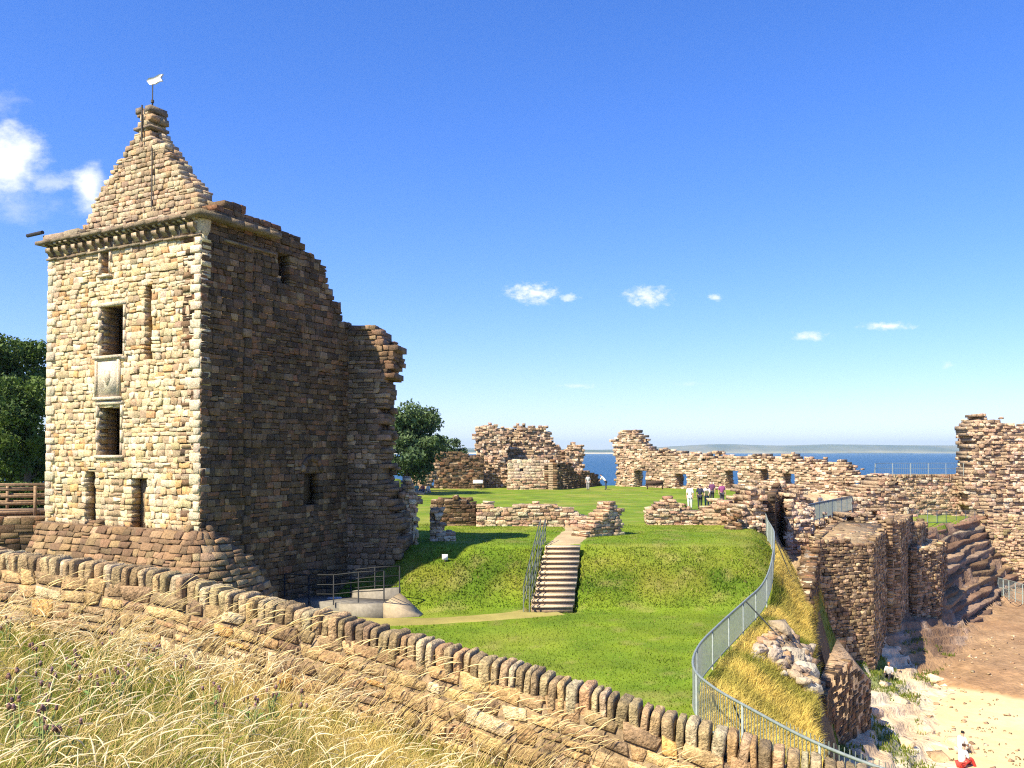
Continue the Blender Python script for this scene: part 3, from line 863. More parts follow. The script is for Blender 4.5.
ruin('rugged wall stump with rough rubble side, at the foot of the tall broken wall', 'wall', P2(402, 37.2), (1, .25),
     [(398, 492), (404, 478), (412, 480), (420, 492), (424, 500), (420, 512), (422, 530), (424, 560), (398, 565)], 1.3, hr=(.16, .3), wr=(.22, .5), prot=(-.05, .16), pal=PAL_RUIN, jit=.15, skip=.05)
ruin('slim pillar stub of stacked stones at the head of the grass bank', 'wall', P2(431, 38.5), (1, .1),
     [(431, 508), (445, 509), (446, 521), (448, 530), (455, 532), (456, 545), (430, 550)], .8, hr=(.16, .26), wr=(.3, .6), prot=(-.03, .1), jit=.04)
ruin('long low courtyard wall beside the top of the steps', 'wall', P2(476, 46.5), (1, .02),
     [(476, 506), (482, 499), (496, 503), (500, 508), (530, 504), (548, 503), (560, 507), (576, 508), (586, 516), (587, 535), (476, 536)], 1.1, hr=(.2, .34), wr=(.4, 1.0), prot=(-.03, .12), jit=.05)
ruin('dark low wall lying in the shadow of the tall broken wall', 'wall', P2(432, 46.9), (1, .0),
     [(430, 500), (445, 497), (474, 499), (476, 506), (476, 536), (430, 536)], 1.1, hr=(.2, .34), wr=(.4, .9), prot=(-.03, .1), pal=PAL_SHADED, jit=.05)  # cast shadow put into this stretch of wall through the dark palette
ruin('short stepped wall stub pointing away beside the path', 'wall', P2(586, 40.4), (.8, .6),
     [(585, 531), (592, 522), (600, 516), (604, 507), (612, 505), (625, 506), (626, 522), (627, 560), (585, 570)], .9, hr=(.16, .26), wr=(.3, .7), prot=(-.05, .16), jit=.08)
ruin('low wall with a heap of stones on its end, in front of the visitors', 'wall', P2(648, 47.8), (1, .03),
     [(648, 508), (660, 503), (672, 497), (680, 497), (684, 505), (690, 509), (704, 511), (704, 540), (648, 540)], 1.3, hr=(.18, .32), wr=(.35, .9), prot=(-.05, .16), jit=.1)
ruin('stepped low wall with long flat slabs beside the visitors', 'wall', P2(704, 47.5), (1, .0),
     [(704, 511), (712, 506), (712, 496), (722, 499), (742, 502), (747, 500), (750, 545), (704, 545)], 1.3, hr=(.22, .34), wr=(.6, 1.4), prot=(-.12, .16), jit=.06)
ruin('small dark end block of the stepped low wall', 'wall', P2(732, 44.5), (1, .15),
     [(732, 512), (744, 508), (747, 545), (731, 545)], 1.0, hr=(.2, .3), wr=(.35, .6), prot=(-.05, .1), pal=PAL_SHADED, jit=.05)
ruin('thick rubble pier at the corner of the lawn where the railing ends', 'wall', P2(742, 45.5), (1, .25),
     [(742, 505), (746, 492), (752, 488), (766, 486), (770, 500), (768, 520), (768, 560), (764, 585), (742, 560)], 1.6, hr=(.22, .4), wr=(.3, .6), prot=(-.1, .3), pal=PAL_PINK, jit=.15, skip=.06)
# back range of the courtyard
ruin('tall square ruined block with crumbling top, beside the recess', 'wall', P2(472, 103), (1, .05),
     [(472, 432), (476, 427), (490, 424), (500, 426), (512, 430), (511, 440), (509, 470), (509, 495), (474, 495), (476, 465)], 2.4, hr=(.3, .5), wr=(.4, .9), prot=(-.25, .35), pal=PAL_PINK, jit=.3, skip=.08)
ruin('recessed rear wall with ragged top behind the smooth stone block', 'wall', P2(505, 107), (1, .0),
     [(505, 430), (515, 426), (535, 425), (549, 427), (552, 436), (560, 447), (568, 455), (574, 470), (574, 495), (505, 495)], 2.0, hr=(.3, .5), wr=(.4, .9), prot=(-.25, .4), pal=PAL_PINK, jit=.3, skip=.08)
ruin('smooth ashlar block with one round hole, in front of the recessed rear wall', 'wall', P2(508, 99), (1, .03),
     [(508, 461), (540, 459), (541, 461), (558, 461), (558, 483), (558, 495), (508, 495)], 3.0, hr=(.35, .5), wr=(.6, 1.2), prot=(-.02, .05), pal=[((.58, .46, .31), 3), ((.62, .52, .37), 2), ((.50, .38, .25), 1)], jit=.02, holes=[(519.5, 468, 523, 472)])
ruin('low ledge of stone along the foot of the smooth ashlar block', 'wall', P2(508, 97.2), (1, .03), [(507, 480), (530, 478), (552, 481), (560, 484), (560, 496), (507, 496)], 1.4, hr=(.3, .45), wr=(.6, 1.2), prot=(-.1, .15), jit=.1)
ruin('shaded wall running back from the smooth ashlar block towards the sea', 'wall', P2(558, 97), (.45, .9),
     [(557, 464), (572, 462), (575, 474), (590, 471), (598, 474), (602, 484), (604, 496), (557, 498)], 1.6, hr=(.3, .45), wr=(.5, .9), prot=(-.1, .15), pal=PAL_SHADED, jit=.15)
ruin('rounded stump of ruined wall at the gap onto the sea', 'wall', P2(568, 106), (1, .1),
     [(566, 452), (568, 445), (580, 443), (586, 447), (587, 455), (584, 462), (588, 475), (588, 495), (566, 495)], 2.0, hr=(.3, .5), wr=(.4, .8), prot=(-.25, .35), pal=PAL_PINK, jit=.25, skip=.08)
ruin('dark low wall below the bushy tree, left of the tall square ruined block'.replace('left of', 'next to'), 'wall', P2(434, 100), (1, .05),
     [(434, 455), (440, 452), (458, 453), (484, 455), (484, 490), (434, 492)], 1.5, hr=(.3, .5), wr=(.5, 1.0), prot=(-.1, .2), pal=PAL_SHADED, jit=.15)
ruin('crumbling wall end behind the seated visitors', 'wall', P2(409, 92), (1, .05),
     [(408, 468), (430, 463), (440, 464), (438, 475), (430, 492), (408, 492)], 1.4, hr=(.3, .5), wr=(.5, 1.0), prot=(-.2, .2), pal=PAL_RUIN, jit=.2)
# seaward curtain wall with window openings
SO = P2(610, 108); SE = P2(868, 84)
ruin('long ruined curtain wall pierced by window openings onto the sea', 'wall', SO, SE - SO,
     [(610, 440), (616, 434), (622, 431), (635, 432), (641, 440), (648, 449), (662, 452), (668, 449), (674, 454), (690, 453), (702, 456), (715, 455), (738, 458), (745, 456), (770, 457), (785, 455), (797, 459), (820, 461), (846, 463), (851, 470), (856, 474), (866, 480), (868, 512), (760, 506), (690, 500), (612, 498), (614, 480), (616, 470)], 1.7,
     holes=[(634, 472, 646, 487), (675, 474, 687, 487), (725, 470, 738, 488), (760, 468, 768, 481), (783, 473, 795, 484), (847, 484, 866, 496)],
     hr=(.26, .46), wr=(.35, .9), prot=(-.18, .25), pal=PAL_PINK, jit=.25, skip=.06)
ruin('crumbling inner wall mass between the pier and the curtain wall', 'wall', P2(742, 64), (1, .08),
     [(742, 492), (755, 487), (775, 484), (790, 487), (800, 482), (812, 491), (814, 506), (806, 530), (806, 560), (742, 560)], 1.8, hr=(.24, .42), wr=(.35, .8), prot=(-.2, .3), pal=PAL_PINK, jit=.25, skip=.08)
prism('narrow lit pier of squared stones behind the metal railing', 'ruined_wall', [P2(786, 48.5), P2(810, 48.6), P2(812, 52.5), P2(789, 53)], -12, (-3.0, -3.5, -3.3, -2.6), pal=PAL_PINK, prot=(-.05, .2), group='ruined walls of the castle')
ruin('ragged thin upper wall standing on the narrow lit pier', 'wall', P2(787, 50), (1, .1),
     [(786, 498), (792, 492), (800, 497), (806, 503), (809, 512), (808, 530), (786, 530)], .9, hr=(.22, .4), wr=(.3, .6), prot=(-.15, .25), pal=PAL_PINK, jit=.2, skip=.1)
prism('shaded inner wall face in the gap beside the narrow lit pier', 'ruined_wall', [P2(768, 46.5), P2(788, 53.5), P2(798, 60), P2(775, 60)], -12, (-2.4, -3.0, -3, -2.2), pal=PAL_SHADED, mat=M_STONE_DARK, group='ruined walls of the castle')  # dark stone colour stands in for the shade between the piers
# sea-facing buttresses
prism('broad sea wall block of dark weathered courses above the rocks', 'sea_wall', [P2(812, 45.4), P2(872, 46.5), P2(891, 56), P2(834, 55.5)], -12.3, (-4.5, -4.9, -4.6, -4.4), hr=(.2, .32), wr=(.25, .6), prot=(-.03, .07), topcol=(.30, .22, .13))
prism('narrow sunlit buttress in the sea wall, second from the broad block', 'sea_wall', [P2(885.5, 52.5), P2(899, 53), P2(912, 59.5), P2(889, 60)], -12.3, (-4.2, -4.3, -4.3, -4.2), hr=(.22, .34), prot=(-.02, .06), topcol=(.36, .27, .17))
prism('upper sunlit sea wall block with flat pale top', 'sea_wall', [P2(897, 58), P2(919, 58.6), P2(925, 62), P2(898, 62)], -12.3, (-4.8, -5.0, -5, -4.8), prot=(-.02, .06))
prism('lower sea wall buttress next to the layered cliff', 'sea_wall', [P2(909.5, 56.5), P2(938, 58), P2(944, 63), P2(912, 63)], -12.6, (-6.3, -6.6, -6.5, -6.2), hr=(.2, .32), wr=(.25, .6), prot=(-.05, .13))
prism('dark retaining wall below the grass slope', 'sea_wall', [P2(806, 37), P2(818, 45.2), P2(806, 46.5), P2(790, 40)], -12.3, (-6.5, -5.2, -5.0, -6.4), pal=PAL_SHADED, mat=M_STONE_DARK)
prism('detached wall fragment in shade with a sloping stone top', 'sea_wall', [P2(850, 34.2), P2(868, 36.4), P2(836, 37.6), P2(814, 30)], -12.3, (-8.3, -9.7, -8.2, -8.3), pal=PAL_SHADED, topcol=(.42, .29, .17), prot=(-.03, .07), cap=True)
# terrace walls right of the middle
ruin('broken masonry hump between the two railings', 'wall', P2(836, 66), (1, .08),
     [(834, 530), (838, 512), (850, 498), (862, 488), (872, 482), (884, 477), (902, 478), (905, 488), (914, 498), (917, 520), (918, 560), (834, 560)], 2.5, hr=(.26, .44), wr=(.35, .8), prot=(-.15, .25), pal=PAL_RUIN, jit=.25, skip=.05,
     holes=[(862, 516, 868, 526), (872, 512, 878, 524)])
ruin('heap of low rubble wall on top of the broad sea wall block', 'wall', P2(812, 56), (1, .0),
     [(808, 530), (812, 524), (825, 522), (836, 521), (846, 516), (856, 519), (866, 513), (874, 520), (886, 516), (896, 522), (897, 560), (808, 560)], 1.6, hr=(.24, .4), wr=(.3, .7), prot=(-.2, .3), pal=PAL_PINK, jit=.25, skip=.12,
     holes=[(827, 515, 834, 524)])
ruin('high terrace wall under the thin mesh fence', 'wall', P2(876, 80), (1, .12),
     [(868, 486), (880, 476), (900, 475), (970, 477), (990, 478), (990, 530), (868, 530)], 1.8, hr=(.26, .44), wr=(.35, .9), prot=(-.08, .2), pal=PAL_RUIN, jit=.1, skip=.03)
ruin('ruined corner tower standing against the sea on the headland', 'tower', P2(966, 79.5), (1, -.1),
     [(964, 478), (970, 468), (968, 450), (971, 440), (967, 432), (970, 419), (984, 415), (996, 419), (1004, 424), (1024, 424), (1060, 425), (1060, 590), (1004, 575), (985, 530), (966, 525)], 3.0, name='ruined_tower', group=None, hr=(.28, .5), wr=(.4, .95), prot=(-.2, .35), pal=PAL_PINK, jit=.25, skip=.06)
ruin('rough retaining wall dropping to the brown rock below the corner tower', 'wall', P2(985, 76.5), (1, -.35),
     [(978, 522), (990, 514), (1010, 516), (1060, 520), (1060, 640), (1022, 625), (1000, 590), (992, 560), (984, 540)], 2.0, hr=(.26, .44), wr=(.35, .8), prot=(-.12, .25), pal=[((.47, .33, .21), 3), ((.38, .28, .18), 2), ((.30, .24, .12), 1)], jit=.15, skip=.05)

# ------------------------------------------------------------------ fences and rails
def smooth_path(P, step):
    P = np.asarray(P, float); out = []
    for i in range(len(P) - 1):
        p0, p1, p2, p3 = P[max(i - 1, 0)], P[i], P[i + 1], P[min(i + 2, len(P) - 1)]
        for t in np.linspace(0, 1, 24, endpoint=False):
            out.append(.5 * ((2 * p1) + (-p0 + p2) * t + (2 * p0 - 5 * p1 + 4 * p2 - p3) * t * t + (-p0 + 3 * p1 - 3 * p2 + p3) * t ** 3))
    out.append(P[-1]); out = np.array(out)
    L = np.concatenate([[0], np.cumsum(np.linalg.norm(np.diff(out, axis=0), axis=1))])
    s = np.arange(0, L[-1], step)
    return np.stack([np.interp(s, L, out[:, k]) for k in range(out.shape[1])], 1)

def long_railing():
    P = smooth_path(FENCE, .11)[::-1]        # nearest end first
    z = Hh(P[:, 0], P[:, 1])
    k = 25; z = np.convolve(np.pad(z, k, 'edge'), np.ones(2 * k + 1) / (2 * k + 1), 'valid')
    root = thing('metal_railing', (P[100, 0], P[100, 1], z[100]), 'long curving galvanised railing between the lawn and the cliff', 'railing')
    Hf = 1.08
    top = np.stack([P[:, 0], P[:, 1], z + Hf], 1); low = np.stack([P[:, 0], P[:, 1], z + .14], 1)
    mb = MB(); mb.tube(top[::3], .03, 6); mb.build('top_rail', M_GALV, root, smooth=True)
    mb = MB(); mb.tube(low[::3], .02, 6); mb.build('bottom_rail', M_GALV, root, smooth=True)
    rest = MB()
    for i in range(len(P)):
        m = MB() if i < 92 else rest
        tip = 1.2 if P[i, 1] < 15.5 else 1.06
        p0 = np.array([P[i, 0], P[i, 1], z[i] + .1])
        m.tube([p0, p0 + (0, 0, tip - .1)], .0085, 4, caps=False)
        if i < 92: m.build('baluster', M_GALV, root)
    struct(rest.build('baluster', M_GALV, root), 'stuff')
    for i in range(0, len(P), 22):
        m = MB(); p0 = np.array([P[i, 0], P[i, 1], z[i] - .1])
        m.tube([p0, p0 + (0, 0, Hf + .12)], .026, 6); m.build('post', M_GALV, root)
    for px, py, q in ((777, 556, 1.9), (763, 577, 2.0), (745, 604, 1.9)):
        i = np.argmin(np.abs((P[:, 0] / P[:, 1]) * F + 512 - px) + (P[:, 1] < 24) * 99)
        d = np.array([.93, -.35]); e = np.array([P[i, 0], P[i, 1]]) + d * q
        m = MB(); m.tube([top[i] - (0, 0, .05), (e[0], e[1], Hh(e[0], e[1]) - .02)], .024, 6); m.build('brace', M_GALV, root)
    for px in (733, 826):
        i = np.argmin(np.abs((P[:, 0] / P[:, 1]) * F + 512 - px) + (P[:, 1] > 19) * 999)
        d = np.array([.55, -.8]); e = np.array([P[i, 0], P[i, 1]]) + d * .6
        m = MB(); m.tube([top[i] - (0, 0, .1), (e[0], e[1], Hh(e[0], e[1]))], .016, 6); m.build('brace', M_LEAD, root)
long_railing()

def rail_run(root, pts, h, rails, post_step, r=.025, bal=0, mat=M_GALV, solid=False):
    """pts: 3-d base points of a straight-ish railing"""
    P = np.asarray(pts, float)
    for f in rails:
        m = MB(); m.tube(P + (0, 0, h * f), r if f > .9 else r * .8, 6); m.build('rail', mat, root)
    L = np.concatenate([[0], np.cumsum(np.linalg.norm(np.diff(P, axis=0), axis=1))])
    n = max(1, int(round(L[-1] / post_step)))
    for s in np.linspace(0, L[-1], n + 1):
        p = np.array([np.interp(s, L, P[:, k]) for k in range(3)])
        m = MB(); m.tube([p - (0, 0, .05), p + (0, 0, h)], r * 1.15, 6); m.build('post', mat, root)
    if bal:
        bm_ = MB()
        for s in np.arange(0, L[-1], bal):
            p = np.array([np.interp(s, L, P[:, k]) for k in range(3)])
            bm_.tube([p + (0, 0, .08), p + (0, 0, h)], r * .4, 4, caps=False)
        struct(bm_.build('baluster', mat, root), 'stuff')

# stone steps with their handrail
def steps():
    root = thing('stone_steps', (1.5, 32.7, -6), 'flight of stone steps climbing the grass bank to the courtyard', 'steps')
    n = 12
    for i in range(n):
        s0, s1 = i / n, (i + 1) / n
        c0 = np.array([1.5 + .7 * s0, 32.7 + 4.3 * s0]); c1 = np.array([1.5 + .7 * s1, 32.7 + 4.3 * s1])
        z = -6 + 2.0 * (i + 1) / n + rng.uniform(-.012, .012)
        w = .80 - .05 * s0 + rng.uniform(-.025, .025)
        m = MB()
        m.hexa([(c0[0] - w, c0[1], z - .3), (c0[0] + w, c0[1], z - .3), (c1[0] + w, c1[1] + .06, z - .3), (c1[0] - w, c1[1] + .06, z - .3),
                (c0[0] - w, c0[1], z - .07), (c0[0] + w, c0[1], z - .07), (c1[0] + w, c1[1] + .06, z - .07), (c1[0] - w, c1[1] + .06, z - .07)], (.30, .215, .135))
        m.hexa([(c0[0] - w, c0[1] - .05, z - .068), (c0[0] + w, c0[1] - .05, z - .068), (c1[0] + w, c1[1] + .02, z - .068), (c1[0] - w, c1[1] + .02, z - .068),
                (c0[0] - w, c0[1] - .05, z), (c0[0] + w, c0[1] - .05, z), (c1[0] + w, c1[1] + .02, z), (c1[0] - w, c1[1] + .02, z)], np.array((.58, .46, .31)) * rng.uniform(.8, 1.05))
        m.build('step', M_STEP, root)
    r = thing('handrail', (.6, 32.6, -6), 'dark metal handrail running up beside the stone steps', 'handrail')
    a = np.array([.55, 32.3, -5.95]); b = np.array([1.38, 38.3, -3.95])
    for off in (.1, -.12):
        pts = [a + (off, 0, 0), a * .5 + b * .5 + (off, 0, .02), b + (off, 0, 0)]
        rail_run(r, pts, .95, (1, .6, .25), 1.0, .022, 0, M_RAIL)
steps()

def path_strip(name, cl, wid, col):
    P = smooth_path(cl, .25); Wd = np.interp(np.linspace(0, 1, len(P)), np.linspace(0, 1, len(wid)), wid)
    T = np.gradient(P, axis=0); T /= np.linalg.norm(T, axis=1)[:, None]; Nn = np.stack([-T[:, 1], T[:, 0]], 1)
    k = 9; V = []; 
    wob = 1 + .25 * np.stack([fbm(P[:, 0] * .8 + j, P[:, 1] * .8, 3) for j in (0, 31)], 1)
    for j in range(k):
        t = -1 + 2 * j / (k - 1)
        xy = P + Nn * (t * Wd * np.where(t < 0, wob[:, 0], wob[:, 1]))[:, None] / 2
        V.append(np.column_stack([xy, Hh(xy[:, 0], xy[:, 1]) + .02 - .03 * abs(t) ** 4]))
    V = np.stack(V, 1); m = len(P)
    i = np.arange(m * k).reshape(m, k)
    mb = MB(); v = V.reshape(-1, 3)
    c = lerp3(col, np.array(col) * .72, np.clip(.5 + fbm(v[:, 0], v[:, 1], 4), 0, 1))
    mb.add(v, np.stack([i[:-1, :-1].ravel(), i[:-1, 1:].ravel(), i[1:, 1:].ravel(), i[1:, :-1].ravel()], 1), c=c)
    return struct(mb.build(name, M_PATH, smooth=True, origin=(0, 0, 0)))
path_strip('gravel_path', [(1.55, 32.5), (.5, 31.9), (-1.0, 31.2), (-3.0, 30.6), (-5.5, 30.3), (-8, 29.8)], [1.7, 1.3, 1.4, 1.7, 2.2, 2.5], (.33, .285, .085))
path_strip('gravel_path', [(2.2, 37.05), (2.45, 38.5), (2.9, 41), (3.6, 45), (3.8, 50)], [1.5, 1.6, 1.8, 2.2, 2.0], (.48, .37, .21))

def footbridge():
    """ramp into the tower with black railings"""
    z0 = -5.9
    a = np.array([-8.3, 32.4]); b = np.array([-4.6, 31.3])   # along
    root = thing('access_ramp', (-6, 31.6, -6), 'concrete access ramp with black tubular railings beside the shaded tower', 'ramp')
    U = (b - a) / np.hypot(*(b - a)); Nn = np.array([U[1], -U[0]])
    pl = Plane(a, U); L = np.hypot(*(b - a))
    m = MB(); pl.box(m, 0, L, -6.3, -5.55, 0.02, -1.15, (.20, .185, .155)); m.build('deck', M_CONC, root)
    m = MB(); 
    m.hexa([pl.P(L * .55, -6.3, .22), pl.P(L, -6.3, .22), pl.P(L, -6.3, .04), pl.P(L * .55, -6.3, .04), pl.P(L * .55, -5.58, .22), pl.P(L, -5.45, .22), pl.P(L, -5.45, .04), pl.P(L * .55, -5.58, .04)], (.25, .225, .18)); m.build('kerb_wall', M_CONC, root)
    m = MB(); 
    m.hexa([pl.P(L * .5, -6.3, -1.17), pl.P(L, -6.3, -1.17), pl.P(L, -6.3, -1.37), pl.P(L * .5, -6.3, -1.37), pl.P(L * .5, -5.3, -1.17), pl.P(L, -5.1, -1.17), pl.P(L, -5.1, -1.37), pl.P(L * .5, -5.3, -1.37)], (.25, .225, .18)); m.build('kerb_wall', M_CONC, root)
    # pale flank sloping down to the path
    m = MB()
    m.hexa([pl.P(L + .02, -6.2, .2), pl.P(L + 1.1, -6.2, -.5), pl.P(L + 1.1, -6.2, -.9), pl.P(L + .02, -6.2, -1.3), pl.P(L + .02, -5.45, .2), pl.P(L + 1.1, -5.95, -.5), pl.P(L + 1.1, -5.95, -.9), pl.P(L + .02, -5.3, -1.3)], (.36, .29, .19)); m.build('flank', M_CONC, root)
    for n in (.1, -1.27):
        pts = [pl.P(u, -5.62 + .27 * sst(.3, 1, u / L), n) for u in np.linspace(-.2, L, 5)]
        rail_run(root, pts, 1.05, (1, .66, .33), 1.0, .024, 0, M_BLACK)
    # wedge pale stone by the wall
    p = atz(335, 607, -5.85)
    mb = MB(); mb.hexa([(p[0] - .5, p[1] - .3, -6.1), (p[0] + .5, p[1] - .3, -6.1), (p[0] + .45, p[1] + .3, -6.1), (p[0] - .4, p[1] + .3, -6.1), (p[0] - .4, p[1] - .2, -5.65), (p[0] + .25, p[1] - .25, -5.7), (p[0] + .2, p[1] + .2, -5.5), (p[0] - .3, p[1] + .2, -5.5)], (.74, .72, .68))
    tag(mb.build('stone_slab', M_CONC), 'small pale stone slab beside the access ramp, just above the cope stones', 'slab')
footbridge()

def wooden_fence():
    pts = [at(-60, 520, 35.5), at(-10, 518, 36), at(48, 516, 36.5)]
    P = np.array([(p[0], p[1], at(20, 514, 36)[2]) for p in pts])
    root = thing('timber_bridge', P[1], 'timber footbridge with plank rails leading to the tower entrance', 'bridge')
    d = (P[2] - P[0]); L = np.hypot(d[0], d[1]); U = d[:2] / L; pl = Plane(P[0], U)
    z = P[0][2]
    def bx(u0, u1, z0, z1, n0, n1, nm):
        m = MB(); pl.box(m, u0, u1, z0, z1, n0, n1); m.build(nm, M_WOOD, root)
    bx(0, L, z - .02, z + .12, .06, -1.8, 'deck')
    for side in (0, -1.75):
        for h in (.36, .66, .95): bx(0, L, z + h, z + h + .12, side + .03, side - .02, 'plank_rail')
        bx(0, L, z + 1.16, z + 1.22, side + .08, side - .1, 'top_rail')
        u = .4
        while u < L:
            bx(u, u + .11, z - .25, z + 1.157, side + .12, side + .034, 'post'); u += 1.55
    bx(0, L, z - .5, z - .025, -.1, -.3, 'beam')
    # abutment wall below
    mb = MB(); masonry(mb, Plane(P[0] + np.array([0, -.9, 0]), U), [(0, -7), (L + 1, -7), (L + 1, z - .1), (0, z - .1)], 1.0, (.2, .32), (.35, .7), pal=PAL_SHADED)
    tag(mb.build('abutment_wall', M_STONE_DARK), 'dark stone abutment wall under the timber footbridge', 'wall')
wooden_fence()

def small_rails():
    r = thing('metal_railing', at(820, 522, 57), 'pale metal railing in front of the lone dark-clothed walker', 'railing')
    rail_run(r, [at(803, 525, 52), at(822, 519, 57), at(836, 515, 62), at(852, 511, 66)], 1.15, (1, .08), 1.6, .035, .13)
    r = thing('mesh_fence', at(900, 476, 80), 'thin mesh fence along the top of the high terrace wall', 'fence')
    z = at(900, 475.5, 80)[2]
    pts = [(at(x, 470, 79.3 + .1 * i)[0], 79.5 + i * .25, z) for i, x in enumerate((876, 895, 920, 945, 968))]
    rail_run(r, pts, 1.15, (1, .55, .1), 1.9, .022, .2)
    m = MB(); m.tube([at(876, 464, 79.5), at(873, 478, 78.6)], .03, 5); m.build('brace', M_GALV, r)
    r = thing('metal_railing', at(945, 522, 73), 'thin railing along the narrow grass terrace above the layered cliff', 'railing')
    rail_run(r, [at(908, 524, 66), at(945, 524, 72), at(984, 523, 78)], 1.1, (1, .1), 2.2, .022, .22)
    r = thing('metal_railing', at(1010, 595, 70), 'short grey railing on the rough slope at the edge of the cove', 'railing')
    rail_run(r, [at(998, 596, 72), at(1012, 600, 69), at(1030, 606, 66)], 1.5, (1, .5, .1), 1.3, .03, .2)
small_rails()

# ------------------------------------------------------------------ rocks
def rock(mb, c, r, col, seed, flat=.7, ang=0):
    bm = bmesh.new()
    if ang:
        g = np.random.default_rng(int(seed * 10) + 7)
        p = g.normal(size=(ang, 3)); p = p / np.abs(p).max(1)[:, None] * g.uniform(.75, 1, (ang, 3))
        for q in p: bm.verts.new(q)
        o_ = bmesh.ops.convex_hull(bm, input=bm.verts[:])
        bmesh.ops.delete(bm, geom=[x for x in bm.verts if not x.link_faces], context='VERTS')
        bmesh.ops.triangulate(bm, faces=bm.faces[:])
        bm.verts.index_update()
        v = np.array([x.co[:] for x in bm.verts]) * np.asarray(r) * (1, 1, flat); f = [[y.index for y in x.verts] for x in bm.faces]; bm.free()
        mb.add(v + np.asarray(c), t=f, c=col); return
    bmesh.ops.create_icosphere(bm, subdivisions=2, radius=1)
    v = np.array([x.co[:] for x in bm.verts]); f = [[y.index for y in x.verts] for x in bm.faces]; bm.free()
    n = fbm(v[:, 0] * 1.2 + seed, v[:, 1] * 1.2 + v[:, 2] * .9, 3)
    v = np.sign(v) * np.abs(v) ** .55
    v = v * (1 + .5 * n)[:, None] * np.asarray(r) * (1, 1, flat)
    a = seed * 2.4; ca, sa = math.cos(a), math.sin(a)
    v = v @ np.array([[ca, sa, 0], [-sa, ca, 0], [0, 0, 1]])
    mb.add(v + np.asarray(c), t=f, c=col)

def outcrop():
    mb = MB(); pl0 = [(768, 648), (778, 640), (788, 645), (798, 652), (806, 662), (800, 672), (790, 668), (780, 664), (770, 660), (776, 652), (786, 655), (795, 662), (804, 680), (808, 692), (797, 680), (762, 656), (784, 672), (790, 650)]
    k = 0
    for px, py in pl0:
        for _ in range(17):
            q = np.array((px, py)) + rng.normal(size=2) * ((3.0, 2.7) if _ else (0, 0))
            # meet the slope
            d = ray(*q); t = 20.
            for _i in range(30):
                p = d * t; t += (Hh(p[0], p[1]) - p[2]) / (d[2] - .0) * .5 if d[2] else 0
            p = d * t
            rock(mb, (p[0], p[1], Hh(p[0], p[1]) + rng.uniform(-.05, .35)), (rng.uniform(.09, .27) if _ else .46), pick([((.38, .30, .21), 3), ((.30, .21, .13), 2), ((.42, .27, .15), 1), ((.48, .41, .31), 1.5)], 1)[0], k, .8, 12); k += 1
    tag(mb.build('rock_outcrop', M_ROCK), 'heap of pale broken rubble rock on the long-grass slope above the sea wall', 'rock')
outcrop()

def shore_bits():
    spots = [(938, 668), (940, 738), (955, 726), (899, 700), (870, 720), (905, 735), (925, 715), (884, 690)]
    labs = ['pale boulder at the edge of the cove floor', 'flat boulder beside the seated couple', 'small rounded boulder on the sand near the couple', 'pale ledge boulder on the rocky shore below the buttresses', 'boulder at the foot of the detached wall fragment',
            'low boulder among the shore ledges', 'cream boulder where the shore ledges meet the sand', 'tilted boulder beside the person on the rocks']
    for i, ((px, py), lb) in enumerate(zip(spots, labs)):
        p = atz(px, py, -12.3); mb = MB(); z = Hh(p[0], p[1])
        rock(mb, (p[0], p[1], z + .02), (rng.uniform(.3, .65), rng.uniform(.3, .6), .35), pick([((.58, .45, .29), 2), ((.5, .36, .22), 1)], 1)[0], i * 3.3, .8, 22)
        tag(mb.build('boulder', M_ROCK), lb, 'boulder', 'boulders on the shore')
    mb = MB()      # scraps of seaweed on the sand
    for k in range(20):
        px, py = rng.uniform(945, 1024), rng.uniform(700, 768)
        p = atz(px, py, -13)
        a = rng.uniform(0, 3.14); L = rng.uniform(.1, .4)
        for j in range(3):
            o = rng.normal(size=2) * .15
            z = Hh(p[0] + o[0], p[1] + o[1]) + .02
            e = np.array([math.cos(a + j), math.sin(a + j)]) * L * .4
            mb.tube([(p[0] + o[0], p[1] + o[1], z), (p[0] + o[0] + e[0] * .5, p[1] + o[1] + e[1] * .5, z + .04), (p[0] + o[0] + e[0], p[1] + o[1] + e[1], z)], .015, 4, (.13, .08, .03))
    o = struct(mb.build('seaweed', M_CLOTH), 'stuff')
shore_bits()
def pebbles():
    mb = MB(); k = 0
    while k < 240:
        y = rng.uniform(30, 58); x = xc(y) + rng.normal(6.4, 1.6)
        if rng.random() < .25: x = xc(y) + rng.uniform(5, 14)
        z = float(Hh(x, y)); r_ = rng.uniform(.04, .16) * rng.uniform(.6, 1.3)
        rock(mb, (x, y, z + r_ * .2), (r_, r_ * rng.uniform(.6, 1), r_ * .8), pick([((.42, .30, .18), 2), ((.30, .2, .12), 2), ((.52, .43, .31), 1)], 1)[0], k * .7, .7, 10); k += 1
    struct(mb.build('pebbles', M_ROCK, origin=(0, 0, 0)), 'stuff')
pebbles()

# ------------------------------------------------------------------ grass
def blades(mb, x, y, z, h, w, lean, col):
    n = len(x); a = rng.uniform(0, 2 * math.pi, n)
    wv = np.stack([np.cos(a), np.sin(a), np.zeros(n)], 1) * (np.asarray(w) * np.ones(n))[:, None] / 2
    P = np.stack([x, y, z], 1); up = np.zeros((n, 3)); up[:, 2] = h
    ld = np.asarray(lean)
    mid = P + up * .55 + ld * .3; tip = P + up + ld
    tip[:, 2] -= .25 * np.linalg.norm(ld, axis=1)
    V = np.stack([P - wv, P + wv, mid - wv * .8, mid + wv * .8, tip], 1).reshape(-1, 3)
    b = np.arange(n)[:, None] * 5
    q = (np.array([[0, 1, 3, 2]]) + b); t = (np.array([[2, 3, 4]]) + b)
    mb.add(V, q, t, np.repeat(col, 5, 0))

